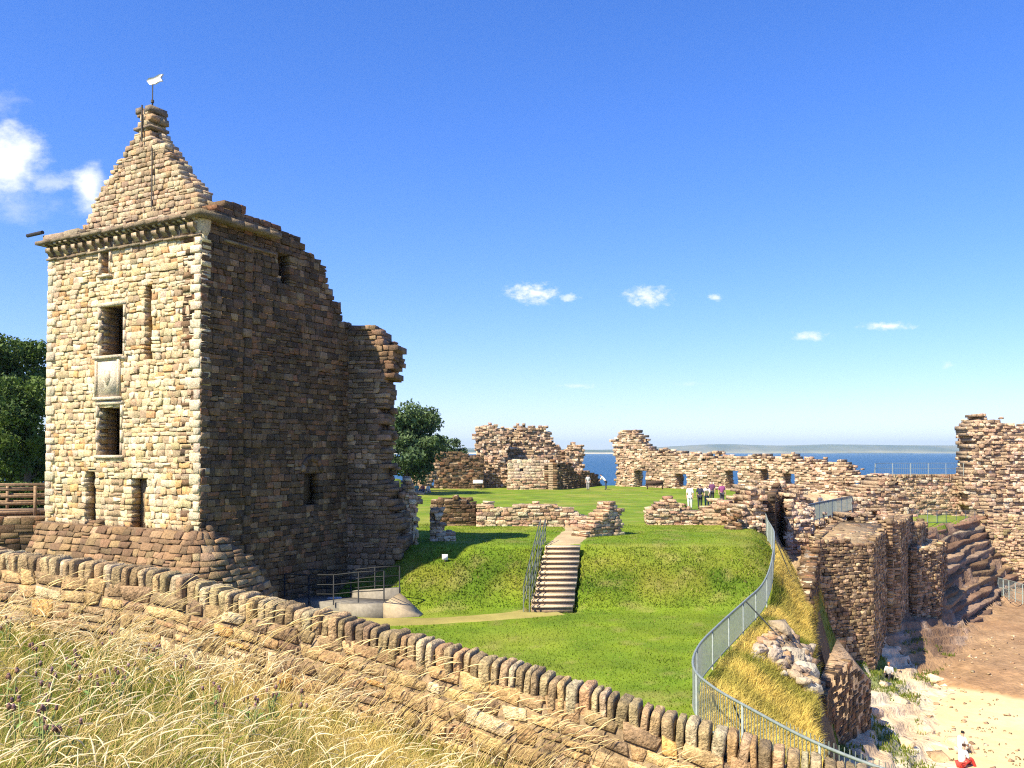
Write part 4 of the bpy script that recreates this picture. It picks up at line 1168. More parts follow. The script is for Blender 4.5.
def lean_rand(n, h, amt, wind=(0, 0)):
    a = rng.uniform(0, 6.28, n); m = rng.uniform(0, amt, n) * h
    return np.stack([np.cos(a) * m + wind[0] * h, np.sin(a) * m + wind[1] * h, np.zeros(n)], 1)

def lawn_blades():
    mb = MB()
    # mown lawn, nearest part
    n = 90000
    y = 18 + 30 * rng.random(n) ** 1.15; x = rng.uniform(-9.5, 13.5, n)
    ok = (x < xf(y) - .05) & (x > -.36 * y - .2 + 0)
    x, y = x[ok], y[ok]
    onpath = np.zeros(len(x), bool)
    up = bank_t(x, y); bank = np.clip(4 * up * (1 - up), 0, 1)
    dst = (np.abs(x - (1.5 + .7 * (y - 32.7) / 4.3)) < .85) & (y > 32.4) & (y < 37.2)
    p1 = (np.abs(y - np.interp(x, [-8, -5.5, -3, -1, .5, 1.55], [29.8, 30.3, 30.6, 31.2, 31.9, 32.5])) < .85) & (x < 1.9)
    p2 = (np.abs(x - np.interp(y, [37, 41, 45, 50], [2.2, 2.9, 3.6, 3.8])) < .85) & (y > 37)
    ok = ~(dst | p1 | p2); x, y, up, bank = x[ok], y[ok], up[ok], bank[ok]
    m = len(x)
    h = rng.uniform(.03, .06, m) * (1 + bank * 1.0) + .03 * (fbm(x, y, 2) > .25)
    c = lawn_col(x, y) * rng.uniform(.75, 1.35, (m, 1))
    dry = rng.random(m) < (.05 + .12 * bank); c[dry] = np.array((.30, .26, .08)) * rng.uniform(.7, 1.2, (dry.sum(), 1))
    blades(mb, x, y, Hh(x, y) - .005, h, .022 + .02 * bank, lean_rand(m, h, .9), c)
    struct(mb.build('lawn_grass', M_BLADE, origin=(0, 0, 0)), 'stuff')
    mb = MB()
    # extra shaggy grass on the bank
    n = 20000
    x = rng.uniform(-8.5, 12, n); y = rng.uniform(32.2, 40, n); up = bank_t(x, y); bank = 4 * up * (1 - up)
    ok = (bank > .15) & (x < xf(y) - .1) & ~((np.abs(x - (1.5 + .7 * (y - 32.7) / 4.3)) < .9) & (y < 37.2) & (y > 32.4))
    x, y = x[ok], y[ok]; m = len(x); h = rng.uniform(.05, .14, m)
    t = np.clip(.38 + 1.6 * fbm(x * .7 + 3, y * .7, 4), 0, 1)
    c = lerp3((.07, .14, .007), (.25, .25, .03), t * .55) * rng.uniform(.7, 1.3, (m, 1))
    blades(mb, x, y, Hh(x, y) - .02, h, .035, lean_rand(m, h, .9, (.25, -.1)), c)
    struct(mb.build('bank_grass', M_BLADE, origin=(0, 0, 0)), 'stuff')
    mb = MB()
    n = 60000
    y = rng.uniform(12, 46, n); x = xf(y) + (xc(y) + .25 - xf(y)) * rng.random(n); 
    ok = (x - xf(y)) > .05; x, y = x[ok], y[ok]; m = len(x)
    h = rng.uniform(.1, .36, m); t = np.clip(.68 + 1.3 * fbm(x * .6, y * .6, 3), 0, 1)
    c = lerp3((.15, .19, .02), (.68, .53, .14), t) * rng.uniform(.7, 1.25, (m, 1))
    blades(mb, x, y, Hh(x, y) - .02, h, .02, lean_rand(m, h, .8, (.45, .1)), c)
    struct(mb.build('long_slope_grass', M_DRY, origin=(0, 0, 0)), 'stuff')
    mb = MB()      # green growth on the shore rocks
    n = 14000
    y = rng.uniform(26, 56, n); s = rng.uniform(.3, 5.2, n); x = xc(y) + s
    g = fbm(x * .5 + 7, y * .5 + 3, 3)
    ok = g > .1; x, y = x[ok], y[ok]; m = len(x); h = rng.uniform(.06, .28, m)
    c = lerp3((.07, .13, .015), (.22, .24, .04), rng.random(m))
    blades(mb, x, y, Hh(x, y) - .03, h, .05, lean_rand(m, h, .8), c)
    struct(mb.build('shore_grass', M_BLADE, origin=(0, 0, 0)), 'stuff')
lawn_blades()

def foreground_grass():
    mb = MB()
    def region(n):
        y = 1.6 + 7.9 * rng.random(n) ** .85; x = rng.uniform(-.75, .35, n) * y * 1.0
        ok = (y < WY(x) - .05)
        return x[ok], y[ok]
    def hs_(px): return np.interp(px, [0, 120, 260, 380, 480, 640], [1.05, 1.1, 1.0, .85, .6, .4])
    # tangled leaves
    x, y = region(190000)
    px = 512 + F * x / y
    keep = rng.random(len(x)) < np.where(px < 300, 1, np.clip(1 - (px - 300) / 240, .15, 1)); x, y = x[keep], y[keep]
    m = len(x); px = 512 + F * x / y
    h = rng.uniform(.08, .40, m) * hs_(px)
    t = np.clip(.42 + 1.5 * fbm(x * .9, y * .9, 4) + (px - 150) / 900., 0, 1)
    c = lerp3((.19, .25, .015), (.86, .68, .26), np.clip(t + rng.normal(size=m) * .28, 0, 1)) * rng.uniform(.5, 1.3, (m, 1))
    blades(mb, x, y, G(x, y) - .02, h, rng.uniform(.002, .0075, m), lean_rand(m, h, 1.5, (.12, .0)), c)
    struct(mb.build('dry_grass', M_DRY, origin=(0, 0, 0)), 'stuff')
    mb = MB(); x, y = region(42000); px = 512 + F * x / y; py = 452 - F * (G(x, y) + .2) / y
    keep = (fbm(x * 1.1 + 5, y * 1.1, 3) + .35 * np.interp(px, [0, 200, 330], [1, .55, -.8]) + .2 * np.interp(py, [640, 760], [-.6, 1]) > .06) & (px < 340); x, y = x[keep], y[keep]; m = len(x)
    h = rng.uniform(.12, .40, m); c = lerp3((.10, .20, .02), (.34, .40, .06), rng.random(m)) * rng.uniform(.7, 1.25, (m, 1))
    blades(mb, x, y, G(x, y) - .02, h, rng.uniform(.009, .022, m), lean_rand(m, h, 1.3), c)
    struct(mb.build('green_weeds', M_DRY, origin=(0, 0, 0)), 'stuff')
    # flowering stalks, bent by the wind, with feathery heads
    mb = MB(); n = 4600
    x, y = region(n); px = 512 + F * x / y
    keep = rng.random(len(x)) < np.where(px < 300, .9, np.interp(px, [300, 520], [.95, .3])); x, y = x[keep], y[keep]
    hp_ = hs_(512 + F * x / y)
    for i in range(len(x)):
        L = rng.uniform(.3, .68) * (1.05 if y[i] > 5 else .85) * max(.55, hp_[i]); L *= .62 if (512 + F * x[i] / y[i] > 330 and y[i] > 5) else 1
        a = rng.normal(.1, 1.5); d = np.array([math.cos(a), math.sin(a), 0]); k = rng.uniform(.25, .75)
        p0 = np.array([x[i], y[i], G(x[i], y[i])])
        ts = np.linspace(0, 1, 6)
        pts = np.array([p0 + d * (k * L * t ** 1.7) + np.array([0, 0, L * (t - .28 * k * t ** 2.5)]) for t in ts])
        c = np.array((.84, .67, .30)) * rng.uniform(.6, 1.12)
        r = .0010 + .00022 * y[i]
        mb.tube(pts, np.linspace(r, r * .7, 6), 3, c, caps=False)
        # head
        tv = pts[-1] - pts[-2]; tv /= np.linalg.norm(tv); Lh = rng.uniform(.07, .17)
        hp = np.array([pts[-1] + tv * Lh * s + np.array([d[0], d[1], -.6]) * Lh * .5 * s * s for s in (-.1, .2, .5, .8, 1.05)])
        mb.tube(hp, np.array([.3, 1, .85, .6, .1]) * rng.uniform(.0022, .0055), 4, np.array((.95, .84, .54)) * rng.uniform(.8, 1.05), caps=False)
    struct(mb.build('seed_stalks', M_DRY, origin=(0, 0, 0)), 'stuff')
    # tall loose bunches against the wall
    mb = MB()
    for bx, L0 in ((140, .8), (165, .75), (60, .7), (385, .6), (430, .5), (345, .6), (560, .38), (520, .42), (640, .3), (700, .25), (470, .45), (250, .75), (215, .75), (300, .6)):
        for j in range(14):
            q = WPL.uz(bx + rng.normal() * 14, 640)[0]; p0 = WPL.P(q, 0, rng.uniform(.15, .9)); 
            p0[2] = G(p0[0], p0[1])
            L = L0 * rng.uniform(.8, 1.35) + .15; a = rng.normal(.05, .25); d = np.array([math.cos(a), math.sin(a) * .4, 0]); k = rng.uniform(.55, .95)
            ts = np.linspace(0, 1, 7)
            pts = np.array([p0 + d * (k * L * t ** 1.5) + np.array([0, 0, L * (t - .3 * k * t ** 2.5)]) for t in ts])
            mb.tube(pts, np.linspace(.0032, .002, 7), 3, np.array((.82, .67, .32)) * rng.uniform(.75, 1.1), caps=False)
            tv = pts[-1] - pts[-2]; tv /= np.linalg.norm(tv); Lh = rng.uniform(.1, .2)
            hp = np.array([pts[-1] + tv * Lh * s + np.array([0, 0, -.5]) * Lh * .5 * s * s for s in (-.1, .2, .5, .8, 1.05)])
            mb.tube(hp, np.array([.3, 1, .85, .6, .1]) * rng.uniform(.0035, .0065), 4, np.array((.90, .76, .42)) * rng.uniform(.85, 1.1), caps=False)
    struct(mb.build('wall_foot_stalks', M_DRY, origin=(0, 0, 0)), 'stuff')
foreground_grass()

def thistles():
    spots = [(110, 676), (47, 673), (12, 682), (28, 697), (34, 712), (58, 724), (88, 685), (125, 670), (148, 650), (36, 644), (258, 700), (218, 691), (12, 624), (104, 639), (185, 668), (275, 690), (300, 700), (70, 660)]
    M_TH = mat_vc('thistle', .8, 30., .3, 0, 0, 5., .2)
    for i, (px, py) in enumerate(spots):
        d = ray(px, py); t = 4.
        for _ in range(60):
            p = d * t; t += .3 * ((G(p[0], p[1]) + .47) - p[2]) / d[2]
        p = d * t; base = np.array([p[0] - .04, p[1], G(p[0], p[1])])
        root = thing('thistle', base, 'spiny thistle with clustered dull purple heads among the dry grass', 'thistle', 'thistles in the dry grass')
        m = MB(); lf = m
        for j in range(int(rng.integers(4, 8))):
            q = p + np.array([rng.normal() * .055, rng.normal() * .05, rng.normal() * .03])
            m.tube([base, base * .45 + q * .55 + rng.normal(size=3) * .012, q], [.006, .005, .0035], 5, (.20, .24, .08))
            h = MB(); rock(h, q, rng.uniform(.008, .012), np.array((.15, .085, .06)) * rng.uniform(.7, 1.5), i + j * 1.3, 1.1)
            rock(h, q + (0, 0, .014), rng.uniform(.006, .009), np.array((.24, .14, .16)) * rng.uniform(.6, 1.3), i * 2 + j, 1.); h.build('flower_head', M_TH, root)
            for s in range(3):
                b0 = base * (1 - .3 * (s + .6)) + q * .3 * (s + .6); a = rng.uniform(0, 6.28); e = np.array([math.cos(a), math.sin(a), .25]) * rng.uniform(.06, .13)
                sd = np.array([-math.sin(a), math.cos(a), 0]) * .014
                lf.add([b0, b0 + e * .5 + sd, b0 + e, b0 + e * .5 - sd], [(0, 1, 2, 3)], c=np.array((.14, .22, .06)) * rng.uniform(.8, 1.2))
        m.build('stem', M_TH, root)
thistles()

# ------------------------------------------------------------------ trees
def tree(label, base, height, spread, n_leaf, leaf, cols, group=None, seed=1):
    g = np.random.default_rng(seed)
    root = thing('tree', base, label, 'tree', group)
    base = np.array(base, float)
    mb = MB(); tips = []
    top = base + (g.normal() * .3, g.normal() * .3, height * .75)
    mb.tube([base - (0, 0, .3), base * .6 + top * .4 + (.15, .1, 0), top], [height * .035, height * .022, height * .006], 8)
    for k in range(26):
        t = g.uniform(.22, .98); p = base * (1 - t) + top * t
        a = g.uniform(0, 6.28); l = spread * (1.05 - .55 * abs(t - .45)) * g.uniform(.55, 1.0)
        e = p + np.array([math.cos(a) * l, math.sin(a) * l, l * g.uniform(.15, .8)])
        mb.tube([p, p * .5 + e * .5 + (0, 0, .12 * l), e], [height * .012, height * .007, height * .002], 5)
        tips += [e, p * .35 + e * .65, p * .6 + e * .4 + g.normal(size=3) * spread * .08]
    mb.build('trunk', M_BARK, root)
    tips = np.array(tips)
    cm = MB(); per = n_leaf // len(tips)
    P = []; C = []
    for t in tips:
        r = spread * g.uniform(.14, .36)
        v = g.normal(size=(per, 3)); v /= np.linalg.norm(v, axis=1)[:, None]; v *= (g.random((per, 1)) ** .45) * r * (1, 1, .75)
        P.append(t + v); C.append(np.repeat((np.array(cols[0]) + (np.array(cols[1]) - np.array(cols[0])) * g.random())[None], per, 0) * g.uniform(.75, 1.25, (per, 1)))
    P = np.concatenate(P); C = np.concatenate(C); n = len(P)
    ok = P[:, 2] > base[2] + height * .08; P, C = P[ok], C[ok]; n = len(P)
    a = g.normal(size=(n, 3)); a /= np.linalg.norm(a, axis=1)[:, None]; b = np.cross(a, g.normal(size=(n, 3))); b /= np.linalg.norm(b, axis=1)[:, None]
    s = leaf * g.uniform(.6, 1.3, (n, 1))
    V = np.stack([P - a * s, P + b * s * .5, P + a * s, P - b * s * .5], 1).reshape(-1, 3)
    cm.add(V, np.arange(n * 4).reshape(-1, 4), c=np.repeat(C, 4, 0))
    cm.build('crown', M_LEAF, root)
    return root
GC = ((.038, .075, .014), (.11, .165, .03))
p = at(-20, 490, 62); tree('big dense dark green tree rising behind the timber footbridge', (p[0], p[1], -3.4), 13.0, 5.6, 46000, .17, GC, 'trees behind the castle', 4)
p = at(26, 490, 56); tree('low dark bushy tree beside the big dense tree, near the tower edge', (p[0], p[1], -3.4), 8.4, 3.2, 22000, .15, GC, 'trees behind the castle', 9)
p = at(404, 490, 84); tree('tall loose bushy tree showing past the broken wall', (p[0], p[1], -4.4), 9.6, 3.9, 15000, .21, ((.04, .075, .03), (.13, .19, .075)), 'trees behind the castle', 21)
p = at(436, 490, 108); tree('shorter bushy tree above the dark low courtyard wall', (p[0], p[1], -4.5), 7.6, 3.4, 11000, .22, ((.04, .075, .03), (.13, .19, .075)), 'trees behind the castle', 33)
p = at(8, 490, 78); tree('wide low dark tree filling the gap behind the big dense tree', (p[0], p[1], -4.2), 8.0, 5.6, 26000, .2, GC, 'trees behind the castle', 51)
p = at(-45, 490, 82); tree('dark rounded tree on the outer side of the big dense tree', (p[0], p[1], -4.2), 9.0, 5.4, 22000, .2, GC, 'trees behind the castle', 52)
def hedge():
    mb = MB(); p0, p1 = at(-40, 480, 50), at(52, 480, 52)
    n = 16000; t = rng.random(n); x = p0[0] + (p1[0] - p0[0]) * t + rng.normal(size=n) * .2; y = p0[1] + (p1[1] - p0[1]) * t + rng.normal(size=n) * .5
    z = -3.4 + rng.random(n) ** .6 * (1.25 + .5 * fbm(x * .6, y * .6, 2))
    P = np.stack([x, y, z], 1); a = rng.normal(size=(n, 3)) * .09; b = rng.normal(size=(n, 3)) * .06
    mb.add(np.stack([P - a, P + b, P + a, P - b], 1).reshape(-1, 3), np.arange(n * 4).reshape(-1, 4), c=np.repeat(lerp3((.04, .08, .015), (.09, .15, .03), rng.random(n)), 4, 0))
    tag(mb.build('hedge', M_LEAF), 'low green hedge behind the timber footbridge rails', 'hedge')
hedge()

# ------------------------------------------------------------------ people
def skin_mesh(name, joints, edges, mat, parent, mw, sub=1, root=0):
    me = bpy.data.meshes.new(name)
    keys = list(joints); ix = {k: i for i, k in enumerate(keys)}
    me.from_pydata([joints[k][0] for k in keys], [(ix[a], ix[b]) for a, b in edges], [])
    o = bpy.data.objects.new(name + '_src', me); COL.objects.link(o)
    o.modifiers.new('s', 'SKIN').use_smooth_shade = True
    for k in keys:
        r = joints[k][1]; r = (r, r) if np.isscalar(r) else r
        me.skin_vertices[0].data[ix[k]].radius = r
    me.skin_vertices[0].data[root].use_root = True
    sb = o.modifiers.new('d', 'SUBSURF'); sb.levels = sub; sb.render_levels = sub
    dg = bpy.context.evaluated_depsgraph_get()
    nm = bpy.data.meshes.new_from_object(o.evaluated_get(dg))
    bpy.data.objects.remove(o); bpy.data.meshes.remove(me)
    nm.name = name; nm.materials.clear(); nm.materials.append(mat)
    r = bpy.data.objects.new(name, nm); COL.objects.link(r); r.parent = parent
    return r

_cm = {}
def cloth(col):
    k = tuple(col)
    if k not in _cm: _cm[k] = mat_plain('fabric', col, .9, 0, 25, .12)
    return _cm[k]

def person(label, loc, yaw, pose='stand', shirt=(.7, .7, .7), legs=(.05, .06, .1), hair=(.05, .03, .02), pack=None, scale=1., group='visitors in the castle'):
    root = thing('person', loc, label, 'person', group)
    root.rotation_euler = (0, 0, yaw); root.scale = (scale,) * 3
    sit = pose == 'sit'
    zp = .16 if sit else .94
    lean = {'stand': .02, 'walk': .06, 'sit': .12, 'bend': .45}[pose]
    J = {'pelvis': ((0, 0, zp), .12), 'waist': ((0, lean * .35, zp + .16), (.125, .10)), 'chest': ((0, lean * .8, zp + .36), (.145, .11)), 'neck0': ((0, lean * 1.05, zp + .53), .06),
         'neck': ((0, lean * 1.15, zp + .60), .048), 'head': ((0, lean * 1.3 + .015, zp + .69), (.072, .085)), 'crown': ((0, lean * 1.35 + .01, zp + .77), (.06, .07)), 'nose': ((0, lean * 1.3 + .105, zp + .675), .014)}
    E = [('pelvis', 'waist'), ('waist', 'chest'), ('chest', 'neck0'), ('neck0', 'neck'), ('neck', 'head'), ('head', 'crown'), ('head', 'nose')]
    for s, n in ((-1, 'a'), (1, 'b')):
        sw = {'stand': .02, 'walk': .22, 'bend': .03, 'sit': 0}[pose] * s
        J['sho' + n] = ((s * .17, lean * 1.0, zp + .49), .055)
        if sit:
            J['elb' + n] = ((s * .22, lean + .06, zp + .24), .04); J['wri' + n] = ((s * .13, .33, zp + .16), .028); hd = np.array((-s * .03, .09, .0))
        elif pose == 'bend':
            J['elb' + n] = ((s * .22, lean + .12, zp + .24), .04); J['wri' + n] = ((s * .14, lean + .25, zp + .12), .028); hd = np.array((0, .06, -.06))
        else:
            J['elb' + n] = ((s * .235, lean - .03 - sw, zp + .21), .04); J['wri' + n] = ((s * .235, .07 - sw * .8, zp - .02), .028); hd = np.array((-s * .01, .02, -.085))
        w = np.array(J['wri' + n][0]); J['palm' + n] = (tuple(w + hd), .03)
        E += [('chest', 'sho' + n), ('sho' + n, 'elb' + n), ('elb' + n, 'wri' + n), ('wri' + n, 'palm' + n)]
        for f in range(4):
            J[f'f{n}{f}'] = (tuple(w + hd * (1.85 - .12 * abs(f - 1)) + np.array((0, (f - 1.5) * .02, -.005))), .009); E.append(('palm' + n, f'f{n}{f}'))
        J['th' + n] = (tuple(w + hd * .9 + np.array((-s * .02, .045, 0))), .011); E.append(('palm' + n, 'th' + n))
        J['hip' + n] = ((s * .09, 0, zp - .04), .095)
        if sit:
            J['kne' + n] = ((s * .13, .40, zp + .22), .062); J['ank' + n] = ((s * .12, .62, -.04), .042); J['toe' + n] = ((s * .13, .78, -.07), .035)
        else:
            J['kne' + n] = ((s * .095, .02 + sw, .5), .062); J['ank' + n] = ((s * .095, -.02 + sw * 1.3, .085), .042); J['toe' + n] = ((s * .11, .15 + sw * 1.3, .035), .035)
        E += [('pelvis', 'hip' + n), ('hip' + n, 'kne' + n), ('kne' + n, 'ank' + n), ('ank' + n, 'toe' + n)]
    skin_mesh('body', J, E, M_SKIN, root, None, 1)
    def sub(ks, grow, ed): 
        return {k: (J[k][0], tuple((np.array(J[k][1]) * np.ones(2)) * 1.08 + grow)) for k in ks}, [e for e in E if e[0] in ks and e[1] in ks]
    ks = ['pelvis', 'waist', 'chest', 'neck0', 'shoa', 'shob', 'elba', 'elbb']
    a, b = sub(ks, .016, E); skin_mesh('shirt', a, b, cloth(shirt), root, None, 1)
    ks = ['pelvis', 'hipa', 'hipb', 'knea', 'kneb', 'anka', 'ankb']
    a, b = sub(ks, .014, E); skin_mesh('trousers', a, b, cloth(legs), root, None, 1)
    for n in 'ab':
        a, b = sub(['ank' + n, 'toe' + n], .012, E); skin_mesh('shoe', a, b, cloth((.04, .035, .035)), root, None, 1)
    hx = np.array(J['head'][0]); hj = {'h0': (tuple(hx + (0, -.035, -.03)), .07), 'h1': (tuple(hx + (0, -.02, .05)), .085), 'h2': (tuple(hx + (0, .0, .10)), .066)}
    skin_mesh('hair', hj, [('h0', 'h1'), ('h1', 'h2')], cloth(hair), root, None, 1)
    if pack:
        pj = {'p0': ((0, lean - .2, zp + .14), (.13, .085)), 'p1': ((0, lean - .2, zp + .44), (.125, .075))}
        skin_mesh('backpack', pj, [('p0', 'p1')], cloth(pack), root, None, 1)
    return root

def gz(px, py, D):
    p = at(px, py, D); return (p[0], p[1], float(Hh(p[0], p[1])))
VW = (.80, .80, .80)
person('person in white top and white trousers carrying a dark backpack on the lawn', gz(690, 512, 61), 2.7, 'stand', VW, (.74, .74, .72), pack=(.03, .03, .035))
person('person in navy clothes standing close beside a person in white shorts', gz(700, 512, 62), -.4, 'stand', (.03, .035, .06), (.03, .035, .05))
person('person in white top with white shorts bending forward with dark legs', gz(707, 512, 62.5), 2.9, 'bend', (.85, .72, .70), (.08, .12, .2), hair=(.45, .3, .2))
person('person in purple top partly hidden behind the stepped low wall', gz(722, 505, 66), 3.1, 'stand', (.30, .08, .22), (.05, .05, .07))
person('person in dark purple jacket behind the group on the lawn', gz(712, 505, 70), 3.0, 'stand', (.16, .06, .14), (.04, .04, .05))
person('small figure in pale grey standing in front of the shaded wall near the gap', gz(588, 498, 95), 3.1, 'stand', (.5, .5, .5), (.35, .33, .32))
person('person in white bending over beside the gap onto the sea', gz(606, 498, 97), 1.3, 'bend', VW, (.05, .06, .09))
p = at(818, 500, 82); person('lone walker in dark clothes and white shirt front behind the pale railing', (p[0], p[1] - .5, float(Hh(p[0], p[1]))), 3.1, 'walk', (.12, .13, .16), (.03, .03, .04), hair=(.04, .03, .03))
person('person in white seated on the grass by the crumbling wall end', gz(429, 487, 88), 2.6, 'sit', VW, (.45, .35, .30))
person('person in red top seated on the grass by the crumbling wall end', gz(423, 487, 88.5), 2.9, 'sit', (.55, .16, .14), (.10, .12, .2))
person('person in teal top seated furthest along the crumbling wall end', gz(417, 487, 89), 3.0, 'sit', (.12, .35, .33), (.3, .28, .27))
def shore_person(px, py, *a, **k):
    d = ray(px, py); t = 30.
    for _ in range(80):
        q = d * t; t += .25 * (float(Hh(q[0], q[1])) - q[2]) / d[2]
    q = d * t
    return person(a[0], (q[0], q[1], float(Hh(q[0], q[1])) + .04), *a[1:], **k)
shore_person(890, 680, 'person in black and white clothes seated on the rocks under the sea wall', 2.4, 'sit', (.5, .5, .5), (.03, .03, .035), hair=(.3, .12, .06), group='people on the shore')
shore_person(960, 754, 'person in white top and dark hat seated on the shore rocks', -1.3, 'sit', VW, (.55, .45, .35), hair=(.02, .02, .022), group='people on the shore')
shore_person(961, 768, 'person in white top and red trousers seated on the shore rocks', -1.3, 'sit', VW, (.62, .06, .05), hair=(.06, .03, .02), group='people on the shore')

# ------------------------------------------------------------------ small furniture
def info_board(px, py, D, label):
    x, y, z = gz(px, py, D)
    r = thing('information_board', (x, y, z), label, 'sign')
    m = MB()
    for s in (-.35, .35): m.tube([(x + s, y, z - .1), (x + s, y, z + .8)], .04, 6)
    m.build('leg', M_LEAD, r)
    m = MB(); m.hexa([(x - .55, y - .3, z + .72), (x + .55, y - .3, z + .72), (x + .55, y + .3, z + 1.05), (x - .55, y + .3, z + 1.05), (x - .55, y - .32, z + .77), (x + .55, y - .32, z + .77), (x + .55, y + .28, z + 1.1), (x - .55, y + .28, z + 1.1)])
    m.build('panel', M_WHITE, r)
info_board(478, 496, 96, 'pale slanted information board on the grass before the tall square ruined block')
def bench():
    x, y, z = gz(655, 500, 98)
    r = thing('bench', (x, y, z), 'dark wooden bench on the grass against the curtain wall', 'bench')
    M_DW = mat_plain('dark_timber', (.07, .045, .03), .8, 0, 8, .3)
    m = MB(); m.box((x - 1, y - .25, z + .40), (x + 1, y + .25, z + .47)); m.build('seat', M_DW, r)
    m = MB(); m.hexa([(x - 1, y + .25, z + .48), (x + 1, y + .25, z + .48), (x + 1, y + .31, z + .48), (x - 1, y + .31, z + .48), (x - 1, y + .33, z + .95), (x + 1, y + .33, z + .95), (x + 1, y + .39, z + .95), (x - 1, y + .39, z + .95)]); m.build('backrest', M_DW, r)
    for sx in (-.9, .82):
        for sy in (-.22, .14):
            m = MB(); m.box((x + sx, y + sy, z - .05), (x + sx + .08, y + sy + .08, z + .398)); m.build('leg', M_DW, r)
bench()
def marker():
    d = ray(445, 562); t = 33.
    for _ in range(80):
        q = d * t; t += .25 * (float(Hh(q[0], q[1])) - q[2]) / d[2]
    q = d * t; z = float(Hh(q[0], q[1]))
    r = thing('marker_post', (q[0], q[1], z), 'small white square notice on a short stake in the grass bank', 'notice')
    m = MB(); m.box((q[0] - .02, q[1], z - .1), (q[0] + .02, q[1] + .03, z + .2)); m.build('stake', M_WOOD, r)
    m = MB(); m.box((q[0] - .12, q[1] - .03, z + .08), (q[0] + .12, q[1] - .003, z + .32)); m.build('plate', M_WHITE, r)
marker()

# ------------------------------------------------------------------ sea and far land
def sea():
    m, nt, b = new_mat('sea_water'); N = nt.nodes; L = nt.links
    geo = N.new('ShaderNodeNewGeometry'); mp = N.new('ShaderNodeMapping'); mp.inputs['Scale'].default_value = (.02, .12, 1)
    n = N.new('ShaderNodeTexNoise'); n.inputs['Scale'].default_value = 1; n.inputs['Detail'].default_value = 5
    L.new(geo.outputs['Position'], mp.inputs['Vector']); L.new(mp.outputs['Vector'], n.inputs['Vector'])
    cr = N.new('ShaderNodeValToRGB'); cr.color_ramp.elements[0].position = .3; cr.color_ramp.elements[0].color = (.010, .055, .13, 1)
    cr.color_ramp.elements[1].position = .7; cr.color_ramp.elements[1].color = (.018, .085, .17, 1)
    L.new(n.outputs['Fac'], cr.inputs['Fac']); L.new(cr.outputs['Color'], b.inputs['Base Color'])
    b.inputs['Roughness'].default_value = .35; b.inputs['IOR'].default_value = 1.33
    n2 = N.new('ShaderNodeTexNoise'); n2.inputs['Scale'].default_value = .5; n2.inputs['Detail'].default_value = 6
    L.new(geo.outputs['Position'], n2.inputs['Vector'])
    bp = N.new('ShaderNodeBump'); bp.inputs['Strength'].default_value = 1.; bp.inputs['Distance'].default_value = 1.2
    L.new(n2.outputs['Fac'], bp.inputs['Height']); L.new(bp.outputs['Normal'], b.inputs['Normal'])
    mb = MB(); mb.add([(-12500, 60, -14.4), (12500, 60, -14.4), (12500, 15000, -14.4), (-12500, 15000, -14.4)], [(0, 1, 2, 3)])
    struct(mb.build('sea', m, origin=(0, 0, -14.4)))
    mb = MB(); mb.add([(-12500, -8000, -15.6), (12500, -8000, -15.6), (12500, 15000, -15.6), (-12500, 15000, -15.6)], [(0, 1, 2, 3)], c=(.3, .26, .16))
    struct(mb.build('sea_bed', M_SAND, origin=(0, 0, -15.6)))
    # plain inland ground round the photographer
    mb = MB(); X, Y, q = grid(-600, 500, -700, -4, 40); 
    mb.add(np.stack([X, Y, -2.2 + .8 * fbm(X * .02, Y * .02, 3) - .17 * np.clip(X, -16, 30) * .5], 1), q, c=(.12, .17, .03))
    struct(mb.build('inland_ground', M_GRASS, origin=(0, 0, 0)))
sea()
def hills():
    M_H = mat_vc('far_land', .95, .004, .35, 0, 0, .0015, .3)
    for nm, D, hfun, x0, x1, c0, c1 in (
        ('far_hills', 9000, lambda x: 22 + 100 * np.clip(.42 + fbm(x * .00035 + 3, x * 0 + 1., 3), .05, 1.3), -6000, 9000, (.06, .075, .035), (.20, .175, .09)),
        ('far_shore', 6200, lambda x: 22 + 12 * fbm(x * .004, x * 0 + 4., 4), -5000, 1250, (.03, .055, .025), (.05, .075, .03))):
        xs = np.arange(x0, x1, 60.); n = len(xs)
        h = hfun(xs)
        if nm == 'far_shore': h = h * sst(1250, 500, xs)
        rows = []
        for yy, f, zz in ((0, 0, -14.5), (60, 0, -11), (200, .15, 0), (600, .75, 0), (1200, 1, 0), (3000, .9, 0), (4500, 0, -15)):
            z = zz + h * f if f else np.full(n, float(zz))
            rows.append(np.stack([xs, np.full(n, D + yy + 150 * fbm(xs * .001, xs * 0 + yy, 2)), z], 1))
        V = np.concatenate(rows); i = np.arange(n * 7).reshape(7, n)
        c = lerp3(c0, c1, np.clip(.5 + 1.6 * fbm(V[:, 0] * .003, V[:, 1] * .003, 3), 0, 1))
        c[:n * 2] = (.62, .54, .38) if nm == 'far_shore' else (.3, .27, .15)
        mb = MB(); mb.add(V, np.stack([i[:-1, :-1].ravel(), i[:-1, 1:].ravel(), i[1:, 1:].ravel(), i[1:, :-1].ravel()], 1), c=c)
        struct(mb.build(nm, M_H, smooth=True, origin=(0, 0, 0)))
hills()

# ------------------------------------------------------------------ haze
HAZE = True
if HAZE:
    m = bpy.data.materials.new('sea_haze'); m.use_nodes = True; nt = m.node_tree
    for n in list(nt.nodes):
        if n.type != 'OUTPUT_MATERIAL': nt.nodes.remove(n)
    v = nt.nodes.new('ShaderNodeVolumePrincipled'); v.inputs['Density'].default_value = .85e-4; v.inputs['Color'].default_value = (.72, .97, 1, 1); v.inputs['Anisotropy'].default_value = .2
    nt.links.new(v.outputs['Volume'], nt.nodes['Material Output'].inputs['Volume'])
    mb = MB(); mb.box((-13000, -8500, -16.8), (13000, 15500, 190)); o = mb.build('haze', m, origin=(0, 0, 0)); struct(o, 'stuff')

